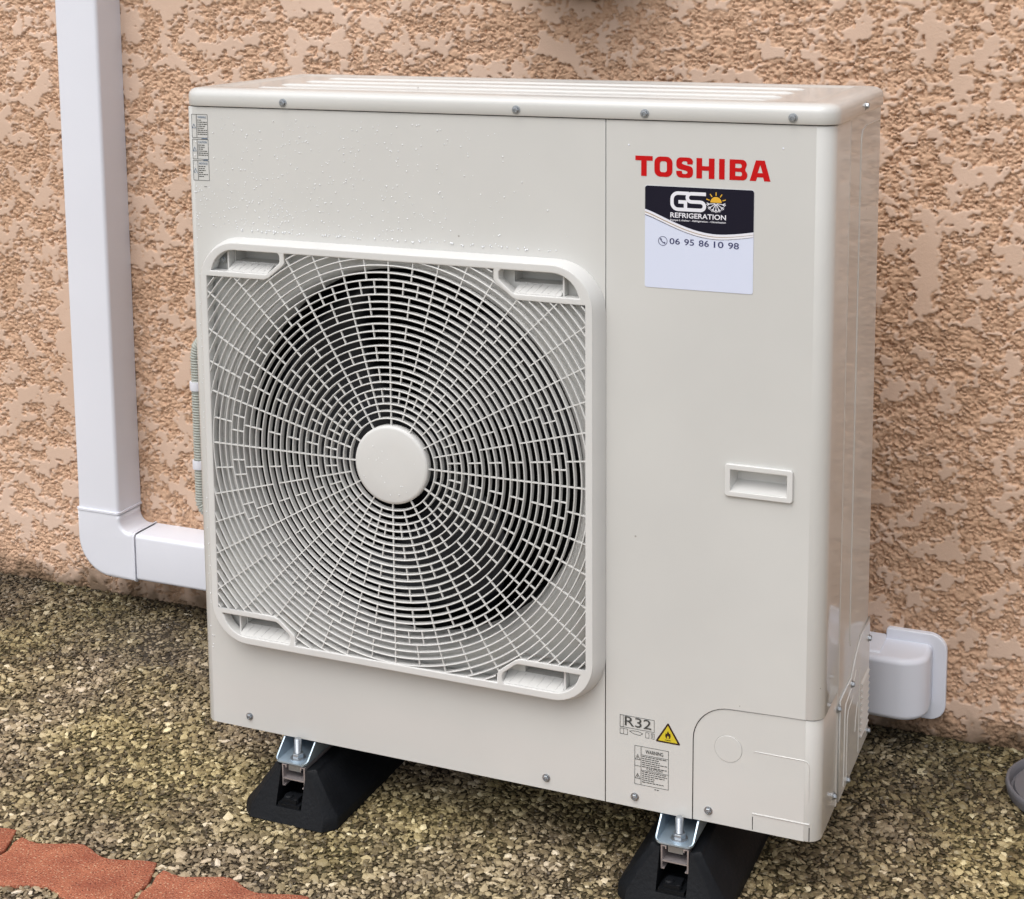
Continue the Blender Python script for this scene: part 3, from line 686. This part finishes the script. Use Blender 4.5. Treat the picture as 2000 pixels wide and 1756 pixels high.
def bar(mb, r0, r1, a, wd=.0008, yd=.0030):
    rm = (r0 + r1) / 2
    if not (in_poly(np.array([CX + rm * math.sin(a)]), np.array([CZ + rm * math.cos(a)]), OPEN)[0]): return False
    c = (CX + rm * math.sin(a), Y0 + .0008 + yd / 2, CZ + rm * math.cos(a)); d = Vector((math.sin(a), 0, math.cos(a))); t = Vector((math.cos(a), 0, -math.sin(a)))
    mb.obox(c, d * (r1 - r0) / 2, t * wd, (0, yd / 2, 0)); return True
edges = [HUBR - .002] + radii
for k in range(12):
    mb = MB(); a = 2 * PI * k / 12
    for i in range(len(edges) - 1): bar(mb, edges[i] - .0002, edges[i + 1] + .0002, a, .0009)
    mb.build('spoke', PLASTIC, GR, 0)
mb = MB()
for i in range(len(edges) - 1):
    g_ = i + 1
    if g_ == 1: N, ph_ = 12, 0
    elif g_ in (2, 3): N, ph_ = 24, 0
    elif g_ < 16: N, ph_ = (48, 0) if g_ % 3 != 0 else (24, 0)
    elif g_ < 19: N, ph_ = (48, 0)
    elif g_ < 21: N, ph_ = (72, 0)
    else: N, ph_ = (48, 0)
    for k in range(N):
        a = 2 * PI * k / N
        if abs((math.degrees(a) + 15) % 30 - 15) < .1: continue
        if N == 48 and g_ < 16 and g_ % 6 == 2 and k % 8 == 2: continue
        bar(mb, edges[i], edges[i + 1], a)
tag(mb.build('cross_bars', PLASTIC, GR, 0), kind='stuff')
MB().lathe([(HUBR - .004, -.012), (HUBR, -.014), (HUBR, -.0248), (HUBR - .0012, -.0268), (HUBR - .005, -.0276), (.03, -.0282), (0, -.0284)], (CX, 0, CZ), 'Y', 72).build('hub_disc', PLASTIC, GR, 60)
# pocket inner walls
for sx in (1, -1):
    for sz in (1, -1):
        f = lambda x, z: (.354 + sx * (x - .354), .47575 + sz * (z - .47575))
        q = MB(); xa, za = f(.078, .7515); xb, zb = f(.0805, .785)
        q.box(min(xa, xb), max(xa, xb), -.016, -.0005, min(za, zb), max(za, zb)); q.build('pocket_rib', PLASTIC, GR)
for sx in (1, -1):
    for (z0_, xa, xb) in ((.7513, .0812, .152), (.1662, .0812, .174)):
        x0_, x1_ = sorted((.354 + sx * (xa - .354), .354 + sx * (xb - .354)))
        q = MB(); q.extrude([(-.0225, z0_ - .002), (-.0003, z0_ - .002), (-.0003, z0_ + .012), (-.0225, z0_ + .0015)], lambda a, b: (x0_, a, b), lambda a, b: (x1_, a, b))
        for i in range(6):
            xx = x0_ + (i + .6) * (x1_ - x0_) / 6.4; q.tube([(xx, -.0205, z0_ + .0027), (xx + .006, -.002, z0_ + .0117)], .0006, 5)
        q.build('pocket_floor', PLASTIC, GR)
# handle
hd = plate('handle', rrect(.8595, .954, .487, .533, .0045, 4), [rrect(HX0 + .0005, HX1 - .0005, HZ0 + .0005, HZ1 - .0005, .001, 2)], -.0045, .0, PLASTIC, U, .0012)
q = MB(); a0, a1, b0, b1, dp = HX0, HX1, HZ0, HZ1, .024
q.add([(a0, -.001, b0), (a1, -.001, b0), (a1, -.001, b1), (a0, -.001, b1), (a0 + .004, dp, b0 + .010), (a1 - .004, dp, b0 + .010), (a1 - .004, dp, b1 - .001), (a0 + .004, dp, b1 - .001)],
      [(0, 1, 5, 4), (1, 2, 6, 5), (2, 3, 7, 6), (3, 0, 4, 7), (4, 5, 6, 7)])
q.build('recess', PLASTIC, hd, 20)

# ---------------- screws
def screw_mesh():
    s = MB().lathe([(.0066, 0), (.0066, .0008), (.0046, .0010)], (0, 0, 0), 'Z', 18)
    h = [(.0046, .0010), (.0046, .0038), (.0040, .0046), (.0028, .0048)]
    s.lathe(h, (0, 0, 0), 'Z', 6); s.lathe([(.0028, .0048), (.0022, .0036), (0, .0036)], (0, 0, 0), 'Z', 10)
    s.box(-.0022, .0022, -.0004, .0004, .0036, .0044)
    return s.mesh('screw')
SM = screw_mesh()
def screw(p, d, parent=U):
    o = link('screw', SM, ZINC, parent, 30, loc=p); e = Vector(d).to_track_quat('Z', 'Y').to_euler(); o.rotation_euler = e
    o.scale = (.95, .95, .95)
for x in (.1761, .5535, .7426, .9457): screw((x, -.0035, 1.0100), (0, -1, 0), tcv)
screw((1.0045, .19, 1.0115), (1, 0, 0), tcv)
for x, z in ((.0806, .0206), (.5926, .0184), (.7306, .0169)): screw((x, 0, z), (0, -1, 0))
screw((.8401, ci, .0177), (0, -1, 0))
screw((.0625, -.006, .7665), (0, -1, 0))
for y, z in ((.333, .168), (.2, .150), (.3395, .0125), (.178, .0095)): screw((1.0022, y, z), (1, 0, 0))
screw((.9998, .1125, .1500), (1, 0, 0)); screw((.9985, .097, .024), (1, 0, 0))

# ---------------- lettering
PY = -.0004
def toshiba():
    x0, z0, H = .7282, .9243, .0277; w_, hz = .0079, .0064
    mb = MB(); lo = lambda l: flat_mb(mb, [[(x0 + a, z0 + b) for a, b in lp] for lp in l], PY)
    c = (.0248 - w_) / 2
    lo([[(0, H), (0, H - hz), (c, H - hz), (c, 0), (c + w_, 0), (c + w_, H - hz), (.0248, H - hz), (.0248, H)]])
    lo([rrect(.0273, .0529, 0, H, .0085, 6), rrect(.0273 + w_, .0529 - w_, hz, H - hz, .003, 4)])
    # S
    sx0, sx1 = .0583, .0818; m = H / 2
    Sl = ([(sx1 - .0010, H - hz - .0028)] + [(sx1 - w_, H - hz - .0028), (sx1 - w_ - .0005, H - hz + .0006), (sx1 - w_ - .0025, H - hz + .0012)] + [(sx0 + w_ + .002, H - hz + .0012)]
          + [(sx0 + w_, H - hz - .0003), (sx0 + w_, H - hz - .002), (sx0 + w_ + .002, H - hz - .0032)]
          + [(sx1 - .006, m + .0025)] + arc(sx1 - .0055, m - .0032, .0055, 80, 0, 4) + [(sx1, .0065)] + arc(sx1 - .0065, .0065, .0065, 0, -90, 5)
          + arc(sx0 + .0065, .0065, .0065, -90, -180, 5) + [(sx0, hz + .0028), (sx0 + w_, hz + .0028), (sx0 + w_ + .0005, hz - .0006), (sx0 + w_ + .0025, hz - .0012), (sx1 - w_ - .002, hz - .0012)]
          + [(sx1 - w_, hz + .0003), (sx1 - w_, hz + .002), (sx1 - w_ - .002, hz + .0032), (sx0 + .006, m - .0025)]
          + arc(sx0 + .0055, m + .0032, .0055, 260, 180, 4) + [(sx0, H - .0065)] + arc(sx0 + .0065, H - .0065, .0065, 180, 90, 5) + arc(sx1 - .0065, H - .0065, .0065, 90, 8, 5))
    lo([Sl])
    h0, h1 = .0865, .1116
    lo([[(h0, 0), (h0, H), (h0 + w_, H), (h0 + w_, m + .0032), (h1 - w_, m + .0032), (h1 - w_, H), (h1, H), (h1, 0), (h1 - w_, 0), (h1 - w_, m - .0030), (h0 + w_, m - .0030), (h0 + w_, 0)]])
    lo([[(.1179, 0), (.1179, H), (.1256, H), (.1256, 0)]])
    b0, b1 = .1323, .1567
    lo([[(b0, 0), (b0, H)] + arc(b1 - .0075, H - .0065, .0065, 90, -10, 6) + [(b1 - .0030, m + .0008)] + arc(b1 - .0065, m - .0065, .0065, 50, 0, 3) + arc(b1 - .0065, .0065, .0065, 0, -90, 5),
        [(b0 + w_, m + .0026), (b0 + w_, H - .0056), (b1 - w_ - .0015, H - .0056), (b1 - w_, H - .007), (b1 - w_, m + .004), (b1 - w_ - .0015, m + .0026)],
        [(b0 + w_, .0056), (b0 + w_, m - .0026), (b1 - w_ - .001, m - .0026), (b1 - w_ + .0005, m - .004), (b1 - w_ + .0005, .007), (b1 - w_ - .001, .0056)]])
    a0, a1 = .1599, .1881; mid = (a0 + a1) / 2
    lo([[(a0, 0), (mid - .0060, H), (mid + .0060, H), (a1, 0), (a1 - .0085, 0), (a1 - .0100, .0050), (a0 + .0100, .0050), (a0 + .0085, 0)],
        [(mid - .0034, .0108), (mid + .0034, .0108), (mid, H - .0062)]])
    mb.build('red_lettering', RED, U, 0)
toshiba()
for x, z in ((.7186, .9661), (.9327, .9691)):
    MB().lathe([(0, -.0006), (.0012, -.0004), (.0014, .0002)], (x, 0, z), 'Y', 10).build('pimple', WHITE, U)

def sticker():
    x0, x1, z0, z1 = .7425, .8945, .7705, .9115
    st = plate('installer_sticker', rrect(x0, x1, z0, z1, .003, 4), [], -.0006, -.0001, STICK, U, .0001); st['label'] = 'pale blue and black installer sticker'
    def lift(i): return -.0006 - .00012 * i
    def curve(f, n=24): return [(x0 + (x1 - x0) * t / n, f(t / n)) for t in range(n + 1)]
    top_c = lambda t: .8735 - .0300 * math.sin(min(t / .68, 1) * PI / 2) ** 1.15 + (0 if t < .68 else .0058 * ((t - .68) / .32) ** 1.6) + .0058
    low_c = lambda t: .8595 - .0147 * math.sin(min(t / .62, 1) * PI / 2) - (0) + (0 if t < .62 else .0085 * ((t - .62) / .38) ** 1.5)
    zc_ = lambda t: top_c(t)
    band = MB(); c = curve(zc_); top = [(x1, z1 - .003), (x1 - .0009, z1 - .0009), (x1 - .003, z1), (x0 + .003, z1), (x0 + .0009, z1 - .0009), (x0, z1 - .003)]
    flat_mb(band, [c + top], lift(1)); band.build('black_field', BLACKP, st, 0)
    for (off, wd, mt, nm) in ((-.0022, .0030, STICKW, 'white_line'), (-.0042, .0011, TAN, 'gold_line'), (-.0064, .0028, STICKW, 'white_line'), (-.0066 - .0014, .0009, NAVY, 'navy_line')):
        l_ = MB(); pts = []
        n = 30
        up = [(x0 + .0001 + (x1 - x0 - .0002) * i / n, zc_(i / n) + off * (1 - .15 * i / n)) for i in range(n + 1)]
        wv = [wd * (1.1 - (.75 if mt in (TAN, NAVY) else 0) * i / n) for i in range(n + 1)]
        l_.add([(p[0], lift(2), p[1] + w2 / 2) for p, w2 in zip(up, wv)] + [(p[0], lift(2), p[1] - w2 / 2) for p, w2 in zip(up, wv)], [(i, i + 1, n + 2 + i, n + 1 + i) for i in range(n)])
        l_.build(nm, mt, st, 0)
    # GS monogram: rounded strokes
    m = MB(); zt, zb, gx, sx = .9055, .8785, .7785, .8010; sw = .0048
    hz = (zt + zb) / 2
    Gp = [(gx + .0260, zt - sw / 2)] + arc(gx + .011, zt - sw / 2 - .0085, .0085, 90, 180, 6) + arc(gx + .011, zb + sw / 2 + .0085, .0085, 180, 270, 6) + [(gx + .0215, zb + sw / 2), (gx + .0215, hz - .0008), (gx + .0115, hz - .0008)]
    Gp = [(p[0], p[1]) for p in Gp]
    stroke(m, Gp, sw, lift(2))
    r_ = (zt - zb - sw) / 4
    Sp = [(sx + .0275, zt - sw / 2)] + arc(sx + .0070, zt - sw / 2 - r_, r_, 90, 270, 8) + arc(sx + .0200, hz - r_, r_, 90, -90, 8) + [(sx + .001, zb + sw / 2)]
    stroke(m, Sp, sw, lift(3)); m.build('monogram', STICKW, st, 0)
    sun = MB(); cx, cz = .8425, .8925
    flat_mb(sun, [[(cx + .0078, cz)] + arc(cx, cz, .0078, 0, 180, 12)[1:]], lift(2))
    for a in (18, 54, 90, 126, 162):
        ca, sa = math.cos(math.radians(a)), math.sin(math.radians(a)); stroke(sun, [(cx + .0094 * ca, cz + .0094 * sa), (cx + .0142 * ca, cz + .0142 * sa)], .0013, lift(2))
    sun.build('sun_emblem', ORANGE, st, 0)
    fl = MB()
    for a in (-8, -38, -66, -90, -114, -142, -172):
        ca, sa = math.cos(math.radians(a)), math.sin(math.radians(a)); stroke(fl, [(cx + .001 * ca, cz - .001 + .001 * sa), (cx + .0138 * ca, cz - .001 + .0128 * sa)], .0010, lift(2))
        for sg in (-30, 30):
            cb, sb = math.cos(math.radians(a + sg)), math.sin(math.radians(a + sg)); bx, bz = cx + .0088 * ca, cz - .001 + .0082 * sa
            stroke(fl, [(bx, bz), (bx + .0045 * cb, bz + .0042 * sb)], .0009, lift(3))
    fl.build('snowflake_emblem', STICKW, st, 0)
    def tx(body, a, b, c, d, bold, mt, nm):
        mb_ = MB(); mb_.add(*text_loops_mesh(body, a, b, c, d, lift(2), bold)); mb_.build(nm, mt, st, 0)
    tx('REFRIGERATION', .7787, .8565, .8692, .8763, .018, STICKW, 'lettering')
    tx('Pompe à chaleur - Réfrigération - Climatisation', .7787, .8565, .8640, .8672, .012, STICKW, 'small_lettering')
    tx('06', .7778, .7925, .8322, .8408, .010, NAVY, 'number'); tx('95', .7985, .8125, .8318, .8405, .010, NAVY, 'number'); tx('86', .8190, .8332, .8314, .8402, .010, NAVY, 'number')
    tx('10', .8400, .8535, .8310, .8398, .010, NAVY, 'number'); tx('98', .8598, .8748, .8306, .8394, .010, NAVY, 'number')
    ph2 = MB(); pcx, pcz = .7682, .8360
    flat_mb(ph2, [circ(pcx, pcz, .0066, 28), circ(pcx, pcz, .0058, 28)], lift(2))
    stroke(ph2, [(pcx - .0030, pcz + .0024), (pcx - .0022, pcz + .0004), (pcx + .0006, pcz - .0023), (pcx + .0026, pcz - .0028)], .0013, lift(2))
    stroke(ph2, [(pcx - .0036, pcz + .0033), (pcx - .0018, pcz + .0014)], .0021, lift(3)); stroke(ph2, [(pcx + .0014, pcz - .0018), (pcx + .0034, pcz - .0032)], .0021, lift(3))
    ph2.build('telephone_symbol', NAVY, st, 0)
sticker()

def rectline(mb, x0, x1, z0, z1, w_, y=PY):
    mb.box(x0, x1, y, y + .0001, z0, z0 + w_).box(x0, x1, y, y + .0001, z1 - w_, z1).box(x0, x0 + w_, y, y + .0001, z0 + w_, z1 - w_).box(x1 - w_, x1, y, y + .0001, z0 + w_, z1 - w_)
def fake_lines(mb, x0, x1, z1, n, dz, h, seed=1, y=PY):
    r = random.Random(seed)
    for i in range(n):
        x = x0; z = z1 - i * dz; end = x1 - r.choice((0, 0, .1, .3, .5)) * (x1 - x0)
        while x < end - .001:
            L = min(r.uniform(.002, .006), end - x); mb.box(x, x + L, y, y + .0001, z - h, z); x += L + .0009
def r32():
    p = MB(); rectline(p, .7076, .7597, .1208, .1395, .0006)
    rectline(p, .7076, .7130, .1208, .1395, .0005, PY - .0002)
    p.box(.7076, .7195, PY, PY + .0001, .1100, .1106).box(.7076, .7082, PY, PY + .0001, .1100, .1190).box(.7130, .7136, PY, PY + .0001, .1106, .1190).box(.7190, .7195, PY, PY + .0001, .1106, .1190).box(.7082, .7190, PY, PY + .0001, .1184, .1190)
    stroke(p, [(.722, .1165), (.7285, .1135), (.738, .1125), (.742, .1160), (.736, .1180), (.7265, .1178), (.722, .1165)], .0007, PY)
    rectline(p, .7462, .7518, .1105, .1190, .0005); rectline(p, .7548, .7597, .1105, .1190, .0005); p.box(.7569, .7576, PY, PY + .0001, .1122, .1178)
    p.build('refrigerant_label', INK, U, 0)
    t_ = MB(); t_.add(*text_loops_mesh('R32', .7150, .7550, .1240, .1385, PY - .0003, .004)); t_.build('lettering', INK, U, 0)
    tri = plate('warning_triangle', [(.7630, .1085), (.7970, .1085), (.7981, .1100), (.7808, .1385), (.7792, .1385), (.7619, .1100)], [], -.0005, 0, TRI, U, .0001)
    y_ = MB(); flat_mb(y_, [[(.7655, .1108), (.7945, .1108), (.7800, .1352)]], -.0006); y_.build('yellow_field', YEL, tri, 0)
    f_ = MB(); flat_mb(f_, [[(.7800, .1275), (.7822, .1232), (.7835, .1238), (.7842, .1200), (.7832, .1165), (.7812, .1152), (.7818, .1180), (.7800, .1205), (.7784, .1180), (.7788, .1152), (.7768, .1165), (.7760, .1200), (.7768, .1235), (.7782, .1228)]], -.0008)
    f_.box(.7755, .7845, -.0008, -.0007, .1128, .1137); f_.build('flame_symbol', TRI, tri, 0)
    c = MB(); rectline(c, .7300, .7812, .0370, .0965, .0006); c.box(.7395, .7401, PY - .0002, PY, .0376, .0959)
    c.box(.7306, .7395, PY - .0002, PY, .0655, .0660); c.box(.7401, .7806, PY - .0002, PY, .0835, .0840); c.box(.7401, .7806, PY - .0002, PY, .0600, .0605)
    for cz in (.0790, .0500):
        stroke(c, [(.7312, cz - .0035), (.7347, cz + .0040), (.7384, cz - .0035), (.7312, cz - .0035)], .0007, PY - .0002); c.box(.7344, .7351, PY - .0002, PY, cz - .002, cz + .0015)
    fake_lines(c, .7415, .7790, .0820, 6, .0031, .0012, 3); fake_lines(c, .7415, .7790, .0585, 6, .0031, .0012, 4)
    c.add(*text_loops_mesh('WARNING', .7465, .7730, .0868, .0925, PY - .0002, .01)); c.add(*text_loops_mesh('CAUTION', .7480, .7720, .0618, .0650, PY - .0002, .01))
    fake_lines(c, .7600, .7735, .0345, 1, .003, .0012, 5)
    c.build('warning_label', INK, U, 0)
r32()
def left_label():
    c = MB(); b = MB(); xa, xb = .0130, .0400; xm = .0195
    for k, (z1, z0) in enumerate(((.9885, .9520), (.9500, .9190), (.9170, .8860))):
        rectline(c, xa - .002, xb, z0, z1, .0006); c.box(xm, xm + .0006, PY - .0002, PY, z0 + .0006, z1 - .0006)
        b.add(*text_loops_mesh('WARNING' if k == 0 else ('CAUTION' if k == 1 else 'NOTICE'), xm + .0025, xb - .0025, z1 - .0062, z1 - .0028, PY - .0002, .015))
        fake_lines(c, xm + .0018, xb - .0015, z1 - .0085, 6 if k else 8, .0031, .0012, 10 + k)
        zz = (z0 + z1) / 2; stroke(b, [(xa - .001, zz - .003), (xa + .0020, zz + .003), (xa + .005, zz - .003), (xa - .001, zz - .003)], .0007, PY - .0002)
    b.box(.028, .0385, PY - .0002, PY, .9504, .9516).box(.030, .0385, PY - .0002, PY, .9174, .9186)
    c.box(.0300, .0350, PY - .0002, PY, .8765, .8772)
    c.build('instruction_label', INK, U, 0); b.build('lettering', INKB, U, 0)
left_label()

# ---------------- water droplets on the paint, their glints painted as white
def drops():
    mb = MB(); r_ = random.Random(5); pts = []
    for i in range(620):
        x = abs(r_.gauss(.22, .17)); z = .985 - abs(r_.gauss(0, .085)) if r_.random() < .35 else .80 + abs(r_.gauss(0, .06))
        if .012 < x < .66 and .812 < z < .99 and not (x < .045 and z > .88): pts.append((x, -.0001, z, r_.uniform(.0005, .0011)))
    for i in range(60): pts.append((r_.uniform(.012, .018) + .0005, -.0001, r_.uniform(.1, .95), r_.uniform(.0006, .0011)))
    for i in range(18):
        a = r_.uniform(0, 2 * PI); q = .05 * math.sqrt(r_.random()); pts.append((CX + q * math.cos(a), -.0281, CZ + q * math.sin(a), r_.uniform(.0004, .0009)))
    for i in range(70): pts.append((r_.uniform(.08, .62), -.0005 - 0, .8105 + r_.uniform(0, .004), r_.uniform(.0008, .0014)))
    for x, y, z, r in pts:
        k = r_.uniform(1, 1.35)
        mb.lathe([(r, 0), (r * .92, -r * .38), (r * .6, -r * .72), (0, -r * .85)], (0, y, 0), 'Y', 7)
        n = 28
        for j in range(len(mb.v) - n, len(mb.v)): a, b, c = mb.v[j]; mb.v[j] = (a + x, b, c * k + z)
    tag(mb.build('water_droplet_glints', DROPGLINT, U, 80), kind='stuff')
drops()

# ---------------- mounting brackets (the unit's own legs)
for bx in (.1725, .7985):
    L, Rr = bx - .0285, bx + .0285
    p = MB()
    zb, yf, yb = -.0285, -.031, .375
    # U shaped channel: base and two tapering upturned walls
    def U_at(y, hgt, ins=0):
        t = .0022
        return [(L + ins, y, zb + hgt), (L + ins, y, zb + .004), (L + ins + .0012, y, zb + .001), (L + ins + .004, y, zb), (Rr - ins - .004, y, zb), (Rr - ins - .0012, y, zb + .001), (Rr - ins, y, zb + .004), (Rr - ins, y, zb + hgt),
                (Rr - ins - t, y, zb + hgt), (Rr - ins - t, y, zb + .005), (Rr - ins - t - .002, y, zb + t), (L + ins + t + .002, y, zb + t), (L + ins + t, y, zb + .005), (L + ins + t, y, zb + hgt), (L + ins, y, zb + hgt)]
    rows = [U_at(yf, .0045, .004), U_at(yf + .003, .0055, .001), U_at(yf + .007, .0075), U_at(yf + .03, .0275), U_at(yb, .0275)]
    p.strip(rows); p.add(rows[0][:-1], [(0, 1, 12, 13), (1, 2, 11, 12), (2, 3, 10, 11) if False else (2, 3, 11), (3, 4, 10, 11), (4, 5, 10), (5, 6, 9, 10), (6, 7, 8, 9)])
    br = p.build('mounting_bracket', GALV, U, 40)
    c = (bx + .003, -.012, zb + .0022)
    MB().lathe([(0, 0), (.0125, 0), (.0125, .0015), (0, .0015)], c, 'Z', 24).build('washer', ZINC, br)
    MB().lathe([(0, .0015), (.0088, .0015), (.0092, .0025), (.0092, .0085), (.0084, .0095), (0, .0095)], c, 'Z', 6).build('nut', ZINC, br)
    pr = [(.0058 if i % 2 else .0052, .0095 + i * .0008) for i in range(29)] + [(.0044, .0335), (0, .0335)]
    MB().lathe(pr, c, 'Z', 16).build('bolt', ZINC, br)

# ================================================================== RUBBER FEET
def foot(cx, label):
    f = empty('rubber_foot', (cx, .17, G), label, 'mounting foot', 'black rubber feet under the outdoor unit')
    yF, yB = -.060, .42; zt, z0 = -.0335, G + .002
    hw = [(z0, .0825), (z0 + .014, .0830), (z0 + .018, .0815), (-.070, .061), (-.040, .0400), (zt - .0015, .0375), (zt, .0350)]
    def sect(y, k=0.0, zs=1.0, inw=0):
        ch = .0215
        pts = [(cx - w_ + inw * (1 if z < -.09 else .6), y + k * ((z - z0) / (zt - z0)), z) for z, w_ in hw]
        slot = [(cx - .0225, y + k, zt), (cx - .0225, y + k * .35, -.092), (cx + .0225, y + k * .35, -.092), (cx + .0225, y + k, zt)]
        pts += slot + [(cx + w_ - inw * (1 if z < -.09 else .6), y + k * ((z - z0) / (zt - z0)), z) for z, w_ in hw[::-1]]
        return pts
    m = MB()
    a = sect(yF, .030, inw=.018); b = sect(yF + .016, .022, inw=.0015); b0 = sect(yF + .022, .016); c = sect(yB, 0)
    m.strip([r + [r[0]] for r in (a, b, b0, c)])
    n = len(hw)
    for r, flip in ((a, 0), (c, 1)):
        # end faces: left flank, slot floor bridge, right flank
        idx = list(range(len(r))); N = len(r)
        left = list(range(0, n)) + [n, n + 1]; right = [n + 2, n + 3] + list(range(n + 4, N)); mid = [0, n + 1, n + 2, N - 1]
        m.add(r, [tuple(left), tuple(right), tuple(mid)])
    blk = m.build('rubber_block', RUBBER, f, 40)
    # moulded lump inside the slot, near the front
    l = MB(); yy = yF + .018
    l.box(cx - .019, cx + .019, yy - .006, yy + .030, -.0925, -.086); l.box(cx - .012, cx + .012, yy - .004, yy + .02, -.0862, -.079)
    l.lathe([(0, .010), (.006, .010), (.0075, .008), (.0075, 0)], (cx - .006, yy + .006, -.0862), 'Z', 10); l.lathe([(0, .008), (.004, .008), (.005, .006), (.005, 0)], (cx + .009, yy + .002, -.0862), 'Z', 10)
    lm_ = l.build('moulded_lug', RUBBER, f)
    # aluminium rail: H-shaped extrusion
    ra = MB(); y0, y1 = -.031, .40; zt2 = -.0300; W2 = .0205; t = .0022
    def bx(x0, x1, za, zb): ra.box(cx + x0, cx + x1, y0, y1, za, zb)
    bx(-W2, -W2 + t, -.066, zt2); bx(W2 - t, W2, -.066, zt2)
    bx(-W2 + t, W2 - t, -.0545, -.0525)
    bx(-W2 + t, -W2 + .008, zt2 - .0018, zt2); bx(W2 - .008, W2 - t, zt2 - .0018, zt2)
    bx(-W2 + .0062, -W2 + .008, zt2 - .005, zt2 - .0018); bx(W2 - .008, W2 - .0062, zt2 - .005, zt2 - .0018)
    bx(-W2 + t, -W2 + .0052, -.066, -.0642); bx(W2 - .0052, W2 - t, -.066, -.0642)
    rl = ra.build('rail', ALU, f)
    MB().box(cx - .011, cx + .011, -.027, .004, -.041, -.0315).build('channel_nut', ZINC, rl)
foot(.1775, 'black rubber foot under the fan end of the unit, fully in view')
foot(.8005, 'black rubber foot under the right end of the unit, cut by the bottom edge')

# ================================================================== SAUCER, WALL FITTING
sa = empty('saucer', (1.312, .485, G), 'round grey plastic saucer on the gravel at the right edge', 'saucer')
MB().lathe([(0, .012), (.092, .012), (.0965, .0105), (.0985, .004), (.102, .004), (.1035, .008), (.1045, .0175), (.1060, .0195), (.1085, .0195), (.1105, .0175), (.111, .012), (.108, 0), (0, 0)], (1.312, .485, G + .003), 'Z', 64).build('dish', GREYP, sa, 50)
wf = empty('wall_fitting', (.445, WY, 1.29), 'round dark wall fitting just above the picture over the unit', 'wall lamp')
MB().lathe([(0, .001), (.166, .001), (.166, -.030), (.160, -.040), (.13, -.040)], (.435, WY, 1.316), 'Y', 48).build('base_ring', FITM, wf, 40)
MB().lathe([(.150, -.036), (.150, -.085), (.130, -.115), (.08, -.138), (0, -.145)], (.435, WY, 1.316), 'Y', 48).build('dome', GREYP, wf, 60)
